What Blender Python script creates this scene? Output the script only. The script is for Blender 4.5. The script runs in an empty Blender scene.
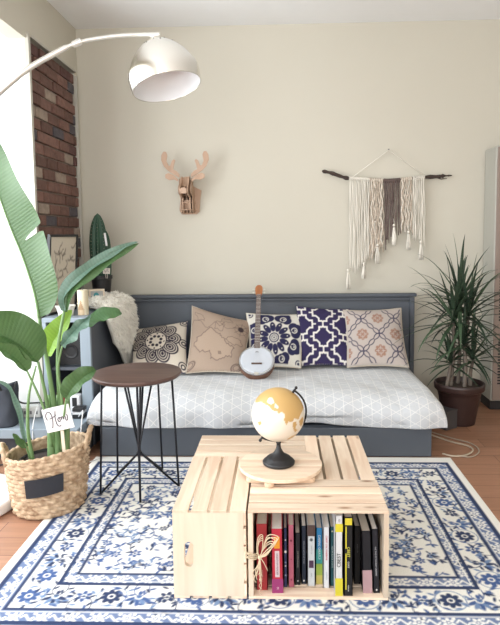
import bpy, bmesh, math, random
import numpy as np
from mathutils import Vector, Matrix
random.seed(7); rng=np.random.default_rng(7)
PI=math.pi
scn=bpy.context.scene
COL=scn.collection

# ------------------------------------------------------------ camera
F,YAW,PIT,ROL,SX,SY=571.23,.0342,.0849,-.0104,11.7,-28.79
CP=np.array([.0103,-1.7864,1.1997])
fw=np.array([-math.sin(YAW)*math.cos(PIT),math.cos(YAW)*math.cos(PIT),-math.sin(PIT)])
rt=np.array([math.cos(YAW),math.sin(YAW),0.]);up=np.cross(rt,fw)
r2=rt*math.cos(ROL)+up*math.sin(ROL);u2=-rt*math.sin(ROL)+up*math.cos(ROL)
def ray(x,y): return fw+r2*(x-250-SX)/F-u2*(y-312.5-SY)/F
def on(x,y,ax,v):
    d=ray(x,y);t=(v-CP[ax])/d[ax];p=CP+d*t
    return Vector((float(p[0]),float(p[1]),float(p[2])))
def aY(x,y,Y): return on(x,y,1,Y)
def aZ(x,y,Z=0.): return on(x,y,2,Z)
cd=bpy.data.cameras.new('camera');cam=bpy.data.objects.new('camera',cd);COL.objects.link(cam)
cd.sensor_fit='AUTO';cd.sensor_width=36;cd.lens=F/625*36
cd.shift_x=-SX/625;cd.shift_y=SY/625;cd.clip_start=.05
M=Matrix(((r2[0],u2[0],-fw[0],CP[0]),(r2[1],u2[1],-fw[1],CP[1]),(r2[2],u2[2],-fw[2],CP[2]),(0,0,0,1)))
cam.matrix_world=M;scn.camera=cam

# ------------------------------------------------------------ materials
MATS={}
def newmat(name):
    m=bpy.data.materials.new(name);m.use_nodes=True;nt=m.node_tree
    return m,nt,nt.nodes['Principled BSDF']
def N(nt,t,**k):
    n=nt.nodes.new(t)
    for a,b in k.items():
        if a.startswith('i_'):
            n.inputs[a[2:].replace('_',' ')].default_value=b
        else: setattr(n,a,b)
    return n
def mat(name,c,rough=.6,metal=0,noise=0.,nscale=30,bump=0.,bscale=200,coat=0,sheen=0,stretch=(1,1,1),spec=.5):
    m,nt,b=newmat(name);L=nt.links
    b.inputs['Roughness'].default_value=rough;b.inputs['Metallic'].default_value=metal
    b.inputs['Coat Weight'].default_value=coat;b.inputs['Sheen Weight'].default_value=sheen
    b.inputs['Specular IOR Level'].default_value=spec
    tc=N(nt,'ShaderNodeTexCoord');mp=N(nt,'ShaderNodeMapping');mp.inputs['Scale'].default_value=stretch
    L.new(tc.outputs['Object'],mp.inputs['Vector'])
    nz=N(nt,'ShaderNodeTexNoise');nz.inputs['Scale'].default_value=nscale;nz.inputs['Detail'].default_value=4
    L.new(mp.outputs[0],nz.inputs['Vector'])
    mx=N(nt,'ShaderNodeMix',data_type='RGBA')
    k1=1-noise;k2=1+noise
    mx.inputs[6].default_value=(*[min(1,x*k1) for x in c],1);mx.inputs[7].default_value=(*[min(1,x*k2) for x in c],1)
    L.new(nz.outputs['Fac'],mx.inputs[0]);L.new(mx.outputs[2],b.inputs['Base Color'])
    if bump:
        n2=N(nt,'ShaderNodeTexNoise');n2.inputs['Scale'].default_value=bscale;n2.inputs['Detail'].default_value=3
        L.new(mp.outputs[0],n2.inputs['Vector'])
        bp=N(nt,'ShaderNodeBump');bp.inputs['Strength'].default_value=bump;bp.inputs['Distance'].default_value=.003
        L.new(n2.outputs['Fac'],bp.inputs['Height']);L.new(bp.outputs[0],b.inputs['Normal'])
    return m
def wood(name,c1,c2,grain='x',scale=6,rough=.55,knots=True,vary=.2):
    m,nt,b=newmat(name);L=nt.links;b.inputs['Roughness'].default_value=rough
    tc=N(nt,'ShaderNodeTexCoord');oi=N(nt,'ShaderNodeObjectInfo')
    ad=N(nt,'ShaderNodeVectorMath',operation='ADD');cb=N(nt,'ShaderNodeCombineXYZ')
    mu=N(nt,'ShaderNodeMath',operation='MULTIPLY');mu.inputs[1].default_value=37
    L.new(oi.outputs['Random'],mu.inputs[0])
    for i in range(3): L.new(mu.outputs[0],cb.inputs[i])
    L.new(tc.outputs['Object'],ad.inputs[0]);L.new(cb.outputs[0],ad.inputs[1])
    mp=N(nt,'ShaderNodeMapping')
    st={'x':(.09,1,1),'y':(1,.09,1),'z':(1,1,.09)}[grain]
    mp.inputs['Scale'].default_value=[s*scale for s in st];L.new(ad.outputs[0],mp.inputs['Vector'])
    n1=N(nt,'ShaderNodeTexNoise');n1.inputs['Scale'].default_value=5;n1.inputs['Detail'].default_value=6;n1.inputs['Distortion'].default_value=.6
    L.new(mp.outputs[0],n1.inputs['Vector'])
    cr=N(nt,'ShaderNodeValToRGB');cr.color_ramp.elements[0].position=.35;cr.color_ramp.elements[1].position=.68
    cr.color_ramp.elements[0].color=(*c2,1);cr.color_ramp.elements[1].color=(*c1,1)
    L.new(n1.outputs['Fac'],cr.inputs[0]);out=cr.outputs[0]
    if knots:
        vo=N(nt,'ShaderNodeTexVoronoi');vo.inputs['Scale'].default_value=1
        mk=N(nt,'ShaderNodeMapping');ks={'x':(3,9,9),'y':(9,3,9),'z':(9,9,3)}[grain];mk.inputs['Scale'].default_value=ks
        L.new(ad.outputs[0],mk.inputs['Vector']);L.new(mk.outputs[0],vo.inputs['Vector'])
        kr=N(nt,'ShaderNodeValToRGB');kr.color_ramp.elements[0].position=.03;kr.color_ramp.elements[1].position=.1
        kr.color_ramp.elements[0].color=(1,1,1,1);kr.color_ramp.elements[1].color=(0,0,0,1)
        L.new(vo.outputs['Distance'],kr.inputs[0])
        mx=N(nt,'ShaderNodeMix',data_type='RGBA');mx.inputs[7].default_value=(c2[0]*.45,c2[1]*.33,c2[2]*.25,1)
        L.new(kr.outputs[0],mx.inputs[0]);L.new(out,mx.inputs[6]);out=mx.outputs[2]
    hv=N(nt,'ShaderNodeHueSaturation');mr=N(nt,'ShaderNodeMapRange')
    mr.inputs['To Min'].default_value=1-vary;mr.inputs['To Max'].default_value=1+vary*.5
    L.new(oi.outputs['Random'],mr.inputs[0]);L.new(mr.outputs[0],hv.inputs['Value']);L.new(out,hv.inputs['Color'])
    L.new(hv.outputs[0],b.inputs['Base Color'])
    bp=N(nt,'ShaderNodeBump');bp.inputs['Strength'].default_value=.15;bp.inputs['Distance'].default_value=.002
    L.new(n1.outputs['Fac'],bp.inputs['Height']);L.new(bp.outputs[0],b.inputs['Normal'])
    return m
def attrmat(name,rough=.8,bump=.25,bscale=350,sheen=0,metalattr=False):
    m,nt,b=newmat(name);L=nt.links;b.inputs['Roughness'].default_value=rough;b.inputs['Sheen Weight'].default_value=sheen
    b.inputs['Specular IOR Level'].default_value=.25
    a=N(nt,'ShaderNodeVertexColor',layer_name='Col')
    tc=N(nt,'ShaderNodeTexCoord');nz=N(nt,'ShaderNodeTexNoise');nz.inputs['Scale'].default_value=bscale;nz.inputs['Detail'].default_value=3
    L.new(tc.outputs['Object'],nz.inputs['Vector'])
    hv=N(nt,'ShaderNodeHueSaturation');mr=N(nt,'ShaderNodeMapRange');mr.inputs['To Min'].default_value=.85;mr.inputs['To Max'].default_value=1.12
    L.new(nz.outputs['Fac'],mr.inputs[0]);L.new(mr.outputs[0],hv.inputs['Value']);L.new(a.outputs[0],hv.inputs['Color'])
    L.new(hv.outputs[0],b.inputs['Base Color'])
    bp=N(nt,'ShaderNodeBump');bp.inputs['Strength'].default_value=bump;bp.inputs['Distance'].default_value=.002
    L.new(nz.outputs['Fac'],bp.inputs['Height']);L.new(bp.outputs[0],b.inputs['Normal'])
    return m
def leafmat(name,c,c2,rough=.45):
    m,nt,b=newmat(name);L=nt.links;b.inputs['Roughness'].default_value=rough
    tc=N(nt,'ShaderNodeTexCoord');uv=N(nt,'ShaderNodeUVMap')
    wv=N(nt,'ShaderNodeTexWave',bands_direction='X');wv.inputs['Scale'].default_value=22;wv.inputs['Distortion'].default_value=2
    L.new(uv.outputs[0],wv.inputs['Vector'])
    nz=N(nt,'ShaderNodeTexNoise');nz.inputs['Scale'].default_value=9;L.new(tc.outputs['Object'],nz.inputs['Vector'])
    ma=N(nt,'ShaderNodeMath',operation='MULTIPLY');ma.inputs[1].default_value=.22;L.new(wv.outputs['Fac'],ma.inputs[0])
    mb=N(nt,'ShaderNodeMath',operation='MULTIPLY_ADD');mb.inputs[1].default_value=.9;L.new(nz.outputs['Fac'],mb.inputs[0]);L.new(ma.outputs[0],mb.inputs[2])
    mx=N(nt,'ShaderNodeMix',data_type='RGBA');mx.inputs[6].default_value=(*c,1);mx.inputs[7].default_value=(*c2,1)
    L.new(mb.outputs[0],mx.inputs[0]);L.new(mx.outputs[2],b.inputs['Base Color'])
    bp=N(nt,'ShaderNodeBump');bp.inputs['Strength'].default_value=.25;bp.inputs['Distance'].default_value=.003
    L.new(wv.outputs['Fac'],bp.inputs['Height']);L.new(bp.outputs[0],b.inputs['Normal'])
    tr=N(nt,'ShaderNodeBsdfTranslucent');L.new(mx.outputs[2],tr.inputs['Color'])
    ms=N(nt,'ShaderNodeMixShader');ms.inputs[0].default_value=.16
    L.new(b.outputs[0],ms.inputs[1]);L.new(tr.outputs[0],ms.inputs[2]);L.new(ms.outputs[0],nt.nodes['Material Output'].inputs['Surface'])
    return m

# ------------------------------------------------------------ mesh helpers
class MB:
    def __init__(s): s.v=[];s.f=[];s.uv=None
    def add(s,vs,fs):
        o=len(s.v);s.v+=[Vector(v) for v in vs];s.f+=[tuple(i+o for i in f) for f in fs];return s
    def box(s,c,d,R=None):
        c=Vector(c);vs=[]
        for x in(-.5,.5):
            for y in(-.5,.5):
                for z in(-.5,.5):
                    p=Vector((x*d[0],y*d[1],z*d[2]));vs.append(c+(R@p if R else p))
        return s.add(vs,[(0,1,3,2),(4,6,7,5),(0,4,5,1),(2,3,7,6),(0,2,6,4),(1,5,7,3)])
    def tube(s,pts,r,n=8,closed=False):
        pts=[Vector(p) for p in pts];k=len(pts);rr=r if isinstance(r,(list,tuple)) else [r]*k
        vs=[];prev=None
        for i,p in enumerate(pts):
            if closed: t=pts[(i+1)%k]-pts[i-1]
            else: t=pts[min(i+1,k-1)]-pts[max(i-1,0)]
            t.normalize()
            if prev is None:
                a=Vector((0,0,1)) if abs(t.z)<.9 else Vector((1,0,0));u=t.cross(a).normalized()
            else:
                u=prev-t*prev.dot(t);u.normalize()
            prev=u;w=t.cross(u)
            for j in range(n):
                a=2*PI*j/n;vs.append(p+(u*math.cos(a)+w*math.sin(a))*rr[i])
        fs=[]
        for i in range(k if closed else k-1):
            for j in range(n):
                a=i*n+j;b=i*n+(j+1)%n;c=((i+1)%k)*n+(j+1)%n;d=((i+1)%k)*n+j;fs.append((a,b,c,d))
        if not closed: fs.append(tuple(range(n-1,-1,-1)));fs.append(tuple((k-1)*n+j for j in range(n)))
        return s.add(vs,fs)
    def lathe(s,prof,c=(0,0,0),n=32,R=None,capb=True,capt=True):
        c=Vector(c);vs=[]
        for r,z in prof:
            for j in range(n):
                a=2*PI*j/n;p=Vector((r*math.cos(a),r*math.sin(a),z));vs.append(c+(R@p if R else p))
        k=len(prof);fs=[(i*n+j,i*n+(j+1)%n,(i+1)*n+(j+1)%n,(i+1)*n+j) for i in range(k-1) for j in range(n)]
        if capb: fs.append(tuple(range(n-1,-1,-1)))
        if capt: fs.append(tuple((k-1)*n+j for j in range(n)))
        return s.add(vs,fs)
    def grid(s,fn,nu,nv,closeu=False):
        vs=[fn(i/(nu if closeu else nu-1),j/(nv-1)) for i in range(nu) for j in range(nv)]
        fs=[]
        for i in range(nu if closeu else nu-1):
            for j in range(nv-1):
                a=i*nv+j;b=((i+1)%nu)*nv+j;fs.append((a,b,b+1,a+1))
        return s.add(vs,fs)
    def prism(s,out,t,R,o):
        """outline (x,y) extruded by t along local z; R maps local->world, o origin"""
        n=len(out);o=Vector(o)
        vs=[o+R@Vector((x,y,-t/2)) for x,y in out]+[o+R@Vector((x,y,t/2)) for x,y in out]
        fs=[tuple(range(n-1,-1,-1)),tuple(range(n,2*n))]+[(i,(i+1)%n,n+(i+1)%n,n+i) for i in range(n)]
        return s.add(vs,fs)
    def ball(s,c,r,n=16,m=10,sc=(1,1,1)):
        c=Vector(c)
        def f(u,v):
            a=2*PI*u;b=PI*(v-.5)*.998
            return c+Vector((math.cos(a)*math.cos(b)*r*sc[0],math.sin(a)*math.cos(b)*r*sc[1],math.sin(b)*r*sc[2]))
        return s.grid(f,n,m,True)
def link(name,mb,m,parent=None,smooth=False,bevel=0,world=False,solid=0,loc=None,subsurf=0,bseg=2):
    off=Vector((0,0,0))
    if world and parent is not None:
        p=parent
        while p is not None: off+=p.location;p=p.parent
    if loc is not None: off=Vector(loc)
    me=bpy.data.meshes.new(name);me.from_pydata([v-off for v in mb.v],[],mb.f);me.update()
    bm=bmesh.new();bm.from_mesh(me);bmesh.ops.recalc_face_normals(bm,faces=bm.faces);bm.to_mesh(me);bm.free()
    o=bpy.data.objects.new(name,me);COL.objects.link(o)
    if isinstance(m,(list,tuple)):
        for x in m: me.materials.append(x)
    else: me.materials.append(m)
    if parent is not None: o.parent=parent
    if loc is not None: o.location=loc
    if smooth: me.shade_smooth()
    if solid:
        x=o.modifiers.new('s','SOLIDIFY');x.thickness=solid;x.offset=0
    if bevel:
        x=o.modifiers.new('b','BEVEL');x.width=bevel;x.segments=bseg;x.limit_method='ANGLE'
    if subsurf:
        x=o.modifiers.new('ss','SUBSURF');x.levels=subsurf;x.render_levels=subsurf
    return o
def tag(o,label,cat,group=None):
    o['label']=label;o['category']=cat
    if group: o['group']=group
    return o
def thing(name,label,cat,loc=(0,0,0),rot=(0,0,0),group=None):
    o=bpy.data.objects.new(name,None);COL.objects.link(o);o.location=loc;o.rotation_euler=rot;o.empty_display_size=.05
    return tag(o,label,cat,group)
def struct(o): o['kind']='structure';return o
def setcol(o,cols):
    me=o.data;at=me.color_attributes.new('Col','FLOAT_COLOR','POINT')
    a=np.ones((len(me.vertices),4),np.float32);a[:,:3]=cols;at.data.foreach_set('color',a.ravel())
def text_mb(s,size,R,o,ext=.0004,font=None,align='CENTER',sx=1.):
    cu=bpy.data.curves.new('t','FONT');cu.body=s;cu.size=size;cu.align_x=align;cu.align_y='CENTER';cu.extrude=ext;cu.resolution_u=2
    ob=bpy.data.objects.new('t',cu);COL.objects.link(ob)
    bpy.context.view_layer.update()
    dg=bpy.context.evaluated_depsgraph_get();me=ob.evaluated_get(dg).to_mesh()
    mb=MB();o=Vector(o);mb.add([o+R@Vector((v.co.x*sx,v.co.y,v.co.z)) for v in me.vertices],[tuple(p.vertices) for p in me.polygons])
    ob.evaluated_get(dg).to_mesh_clear();bpy.data.objects.remove(ob);bpy.data.curves.remove(cu)
    return mb
RX=lambda a:Matrix.Rotation(a,3,'X')
RY=lambda a:Matrix.Rotation(a,3,'Y')
RZ=lambda a:Matrix.Rotation(a,3,'Z')
def smooth_pts(pts,k=8):
    """Catmull-Rom through points"""
    P=[Vector(p) for p in pts];P=[P[0]*2-P[1]]+P+[P[-1]*2-P[-2]];out=[]
    for i in range(1,len(P)-2):
        for j in range(k):
            t=j/k;a,b,c,d=P[i-1],P[i],P[i+1],P[i+2]
            out.append(.5*((2*b)+(c-a)*t+(2*a-5*b+4*c-d)*t*t+(3*b-a-3*c+d)*t**3))
    out.append(P[-2]);return out

# ------------------------------------------------------------ 2D painting (colour per vertex of a regular grid)
class Canvas:
    def __init__(s,X,Y,bg):
        s.X=X;s.Y=Y;s.c=np.ones(X.shape+(3,))*np.array(bg);s.px=abs(X[1,0]-X[0,0])
    def win(s,x0,x1,y0,y1):
        xs=s.X[:,0];ys=s.Y[0,:]
        i0,i1=np.searchsorted(xs,[x0,x1]);j0,j1=np.searchsorted(ys,[y0,y1])
        return slice(max(i0,0),i1),slice(max(j0,0),j1)
    def put(s,sd,col,w=None,a=1.):
        if w is None: w=(slice(None),slice(None))
        m=(np.clip(.5-sd/s.px,0,1)*a)[...,None];s.c[w]=s.c[w]*(1-m)+np.array(col)*m
    def disc(s,x,y,r,col,rin=0,a=1.):
        w=s.win(x-r-s.px,x+r+s.px,y-r-s.px,y+r+s.px);X=s.X[w];Y=s.Y[w]
        if X.size==0: return
        d=np.hypot(X-x,Y-y);sd=d-r
        if rin: sd=np.maximum(sd,rin-d)
        s.put(sd,col,w,a)
    def ell(s,x,y,a,b,th,col,rin=0,al=1.):
        r=max(a,b)+s.px;w=s.win(x-r,x+r,y-r,y+r);X=s.X[w]-x;Y=s.Y[w]-y
        if X.size==0: return
        u=X*math.cos(th)+Y*math.sin(th);v=-X*math.sin(th)+Y*math.cos(th)
        k=np.hypot(u/a,v/b);sd=(k-1)*min(a,b)
        if rin: sd=np.maximum(sd,(rin-k)*min(a,b))
        s.put(sd,col,w,al)
    def line(s,pts,wd,col,a=1.,closed=False):
        pts=list(pts)
        if closed: pts=pts+[pts[0]]
        P=np.array(pts,float);m=wd+s.px*2
        w=s.win(P[:,0].min()-m,P[:,0].max()+m,P[:,1].min()-m,P[:,1].max()+m);X=s.X[w];Y=s.Y[w]
        if X.size==0: return
        D=np.full(X.shape,9.)
        for (ax,ay),(bx,by) in zip(P[:-1],P[1:]):
            dx,dy=bx-ax,by-ay;t=np.clip(((X-ax)*dx+(Y-ay)*dy)/(dx*dx+dy*dy+1e-12),0,1)
            D=np.minimum(D,np.hypot(X-ax-t*dx,Y-ay-t*dy))
        s.put(D-wd,col,w,a)
    def poly(s,pts,col,a=1.):
        P=np.array(pts,float);m=s.px
        w=s.win(P[:,0].min()-m,P[:,0].max()+m,P[:,1].min()-m,P[:,1].max()+m);X=s.X[w];Y=s.Y[w]
        if X.size==0: return
        ins=np.zeros(X.shape,bool);n=len(P)
        for i in range(n):
            x0,y0=P[i];x1,y1=P[(i+1)%n]
            c=((y0>Y)!=(y1>Y))&(X<(x1-x0)*(Y-y0)/(y1-y0+1e-12)+x0);ins^=c
        s.put(np.where(ins,-1.,1.),col,w,a)

# ------------------------------------------------------------ palette
m_wall=mat('painted_plaster',(.565,.535,.455),.9,bump=.06,bscale=60,noise=.02,nscale=2)
m_ceil=mat('ceiling_paint',(.84,.85,.85),.95,noise=.01)
m_white=mat('white_gloss_paint',(.82,.82,.80),.5)
m_trim=mat('cream_trim_paint',(.50,.48,.42),.6)
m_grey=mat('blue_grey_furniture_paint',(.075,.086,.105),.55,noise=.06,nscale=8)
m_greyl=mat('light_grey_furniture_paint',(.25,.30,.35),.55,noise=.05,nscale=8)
m_black=mat('matte_black',(.012,.012,.014),.5)
m_blackm=mat('black_metal',(.012,.013,.018),.4,metal=.3)
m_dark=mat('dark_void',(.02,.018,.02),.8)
m_pine=wood('pale_pine_along',(.84,.70,.55),(.70,.51,.37),'x',6)
m_pinez=wood('pale_pine_upright',(.75,.65,.52),(.67,.55,.42),'z',4,knots=False)
m_pinee=wood('pine_batten',(.78,.58,.42),(.64,.43,.28),'x',5)
m_walnut=wood('walnut_top',(.13,.075,.06),(.075,.04,.034),'x',5,rough=.4,knots=False)
m_ply=wood('plywood',(.50,.34,.24),(.42,.27,.18),'z',3,knots=False,vary=.06)
m_fur=mat('sheepskin_wool',(.88,.85,.78),.95,noise=.08,nscale=25,sheen=.3)
m_attr=attrmat('printed_cotton')
m_rug=attrmat('woven_rug',rough=.95,bscale=260,bump=.4)
m_paint=attrmat('printed_surface',rough=.45,bump=.0)
m_chrome=mat('brushed_nickel',(.80,.78,.72),.22,metal=1,noise=.03,nscale=6)
m_steel=mat('satin_arm_metal',(.62,.60,.55),.38,metal=.6)
m_shadein=mat('shade_white_enamel',(.85,.85,.86),.5)
m_marble=mat('white_marble',(.8,.8,.79),.3,noise=.04,nscale=5)

# ------------------------------------------------------------ room
YW,XL,ZC,XR,YF=2.258,-1.4,2.634,2.3,-3.2
XB=-2.05   # bay window wall
def floor_mat():
    m,nt,b=newmat('laminate_planks');L=nt.links;b.inputs['Roughness'].default_value=.42
    tc=N(nt,'ShaderNodeTexCoord');br=N(nt,'ShaderNodeTexBrick')
    br.inputs['Scale'].default_value=1;br.inputs['Brick Width'].default_value=1.15;br.inputs['Row Height'].default_value=.125
    br.inputs['Mortar Size'].default_value=.0015;br.offset=.37
    br.inputs['Color1'].default_value=(.38,.20,.125,1);br.inputs['Color2'].default_value=(.30,.15,.09,1);br.inputs['Mortar'].default_value=(.10,.04,.025,1)
    L.new(tc.outputs['Object'],br.inputs['Vector'])
    mp=N(nt,'ShaderNodeMapping');mp.inputs['Scale'].default_value=(1.2,22,1);L.new(tc.outputs['Object'],mp.inputs['Vector'])
    nz=N(nt,'ShaderNodeTexNoise');nz.inputs['Scale'].default_value=2.5;nz.inputs['Detail'].default_value=6;L.new(mp.outputs[0],nz.inputs['Vector'])
    mr=N(nt,'ShaderNodeMapRange');mr.inputs['To Min'].default_value=.65;mr.inputs['To Max'].default_value=1.4;L.new(nz.outputs['Fac'],mr.inputs[0])
    hv=N(nt,'ShaderNodeHueSaturation');L.new(mr.outputs[0],hv.inputs['Value']);L.new(br.outputs['Color'],hv.inputs['Color'])
    L.new(hv.outputs[0],b.inputs['Base Color']);return m
struct(link('floor',MB().box(((XB+XR)/2,(YF+YW)/2,-.03),(XR-XB+.3,YW-YF+.3,.06)),floor_mat()))
struct(link('ceiling',MB().box(((XB+XR)/2,(YF+YW)/2,ZC+.04),(XR-XB+.3,YW-YF+.3,.08)),m_ceil))
struct(link('wall_back',MB().box(((XL+XR)/2+.05,YW+.06,ZC/2),(XR-XL+.3,.12,ZC)),m_wall))
def openwall(name,axis,pos,t,a0,a1,z0,z1,holes,m):
    """wall in the plane axis=pos, spanning a0..a1, with rectangular holes (ha0,ha1,hz0,hz1)"""
    mb=MB();ed=sorted({a0,a1,*[h[0] for h in holes],*[h[1] for h in holes]})
    for p,q in zip(ed[:-1],ed[1:]):
        hs=sorted([(h[2],h[3]) for h in holes if h[0]<=p and h[1]>=q]);z=z0
        for a,b in hs+[(z1,z1)]:
            if a-z>1e-4:
                c=((p+q)/2,(z+a)/2);d=(q-p,a-z)
                if axis=='x': mb.box((pos,c[0],c[1]),(t,d[0],d[1]))
                else: mb.box((c[0],pos,c[1]),(d[0],t,d[1]))
            z=b
    return struct(link(name,mb,m))
YR=1.45   # where the bay recess ends and the brick strip begins
ZB=2.305
# left wall: header over the bay, plaster around the exposed brick strip
mb=MB()
mb.box((XL-.05,(YF+YR)/2,(ZB+ZC)/2),(.10,YR-YF,ZC-ZB))
mb.box((XL-.05,(YR+YW)/2,(ZB+.02+ZC)/2),(.10,YW-YR,ZC-ZB-.02))
mb.box((XL-.05,2.236,ZB/2+.01),(.10,.044,ZB+.02))
struct(link('wall_left',mb,m_wall))
# bay recess: return wall facing the camera, lower ceiling, window wall
struct(link('wall_left_return',MB().box(((XB+XL)/2,YR+.011,ZB/2),(XL-XB,.022,ZB)),m_white))
o=openwall('wall_left_bay','x',XB-.05,.1,YF,YR+.1,0,ZB+.1,[(-1.9,-.4,.45,2.15),(-.25,1.25,.45,2.15)],m_white)
struct(link('ceiling_bay',MB().box(((XB+XL-.10)/2,(YF+YR)/2+.03,ZB+.05),(XL-XB-.10,YR-YF+.1,.1)),m_white))
o=openwall('wall_front','y',YF-.05,.1,XB-.1,XR+.1,0,ZC,[(-1.6,-.1,.6,2.3),(.2,1.7,.6,2.3)],m_wall)
struct(link('wall_right',MB().box((XR+.05,(YF+YW)/2,ZC/2),(.1,YW-YF+.2,ZC)),m_wall))
m_glass,nt,b=newmat('window_glass')
tr=N(nt,'ShaderNodeBsdfTransparent');gl=N(nt,'ShaderNodeBsdfGlossy');gl.inputs['Roughness'].default_value=.02
ms=N(nt,'ShaderNodeMixShader');ms.inputs[0].default_value=.06
nt.links.new(tr.outputs[0],ms.inputs[1]);nt.links.new(gl.outputs[0],ms.inputs[2]);nt.links.new(ms.outputs[0],nt.nodes['Material Output'].inputs['Surface'])
def window(n,axis,pos,a0,a1,z0,z1):
    mb=MB();w=.05
    def b_(a,b,z,zz,t=.06):
        c=((a+b)/2,(z+zz)/2);d=(b-a,zz-z)
        if axis=='x': mb.box((pos,c[0],c[1]),(t,d[0],d[1]))
        else: mb.box((c[0],pos,c[1]),(d[0],t,d[1]))
    b_(a0,a0+w,z0,z1);b_(a1-w,a1,z0,z1);b_(a0+w,a1-w,z0,z0+w);b_(a0+w,a1-w,z1-w,z1);zm=(z0+z1)/2;b_(a0+w,a1-w,zm-.02,zm+.02,.05)
    o=struct(link('window_%d'%n,mb,m_white));g=MB()
    if axis=='x': g.box((pos,(a0+a1)/2,(z0+z1)/2),(.006,a1-a0-.1,z1-z0-.1))
    else: g.box(((a0+a1)/2,pos,(z0+z1)/2),(a1-a0-.1,.006,z1-z0-.1))
    link('pane',g,m_glass,o)
window(1,'x',XB-.05,-1.9,-.4,.45,2.15);window(2,'x',XB-.05,-.25,1.25,.45,2.15)
window(3,'y',YF-.05,-1.6,-.1,.6,2.3);window(4,'y',YF-.05,.2,1.7,.6,2.3)
# trim around the brick strip
mb=MB().box((XL+.004,YR+.012,(ZB+.02)/2),(.022,.026,ZB+.02)).box((XL+.002,(YR+2.21)/2,ZB+.026),(.022,2.21-YR,.012)).box((XL+.002,2.214,ZB/2),(.022,.014,ZB))
struct(link('trim_1',mb,m_trim))
# exposed brick strip
mortar=mat('mortar',(.26,.205,.18),.95,bump=.6,bscale=90,noise=.2,nscale=30)
struct(link('wall_left_brick',MB().box((XL-.07,(YR+.025+2.208)/2,ZB/2),(.10,2.208-YR-.025,ZB)),mortar))
mb=MB();cols=[];ch=.070;row=0;z=.01
rb=random.Random(3)
while z<ZB+.01:
    y=YR+.03-(.09 if row%2 else 0)-rb.random()*.03
    while y<2.205:
        L_=.175+rb.uniform(-.015,.015);a=max(y,YR+.028);b=min(y+L_-.011,2.206);h=min(z+ch-.010,ZB+.018)-z
        if b-a>.025 and h>.01:
            dp=.018+rb.uniform(-.006,.006);j=.003;s0=len(mb.v)
            mb.box((XL-.02+dp/2-.002,(a+b)/2,z+h/2),(dp,b-a,h),RX(rb.uniform(-.012,.012)))
            k=rb.random();base=np.array([.165,.088,.070])*rb.uniform(.7,1.25)
            if k<.10: base=np.array([.085,.075,.085])
            elif k<.2: base=np.array([.30,.235,.19])
            elif k<.28: base=np.array([.11,.055,.05])
            cols+= [base]*(len(mb.v)-s0)
        y+=L_
    z+=ch;row+=1
m_brick,nt,b=newmat('old_brick');L=nt.links;b.inputs['Roughness'].default_value=.95
a=N(nt,'ShaderNodeVertexColor',layer_name='Col');tc=N(nt,'ShaderNodeTexCoord');nz=N(nt,'ShaderNodeTexNoise');nz.inputs['Scale'].default_value=28;nz.inputs['Detail'].default_value=6
L.new(tc.outputs['Object'],nz.inputs['Vector']);mr=N(nt,'ShaderNodeMapRange');mr.inputs['To Min'].default_value=.55;mr.inputs['To Max'].default_value=1.5;L.new(nz.outputs['Fac'],mr.inputs[0])
hv=N(nt,'ShaderNodeHueSaturation');L.new(mr.outputs[0],hv.inputs['Value']);L.new(a.outputs[0],hv.inputs['Color']);L.new(hv.outputs[0],b.inputs['Base Color'])
bp=N(nt,'ShaderNodeBump');bp.inputs['Strength'].default_value=.8;bp.inputs['Distance'].default_value=.01;L.new(nz.outputs['Fac'],bp.inputs['Height']);L.new(bp.outputs[0],b.inputs['Normal'])
o=link('trim_2',mb,m_brick,bevel=.004);setcol(o,np.array(cols));struct(o)

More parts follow.
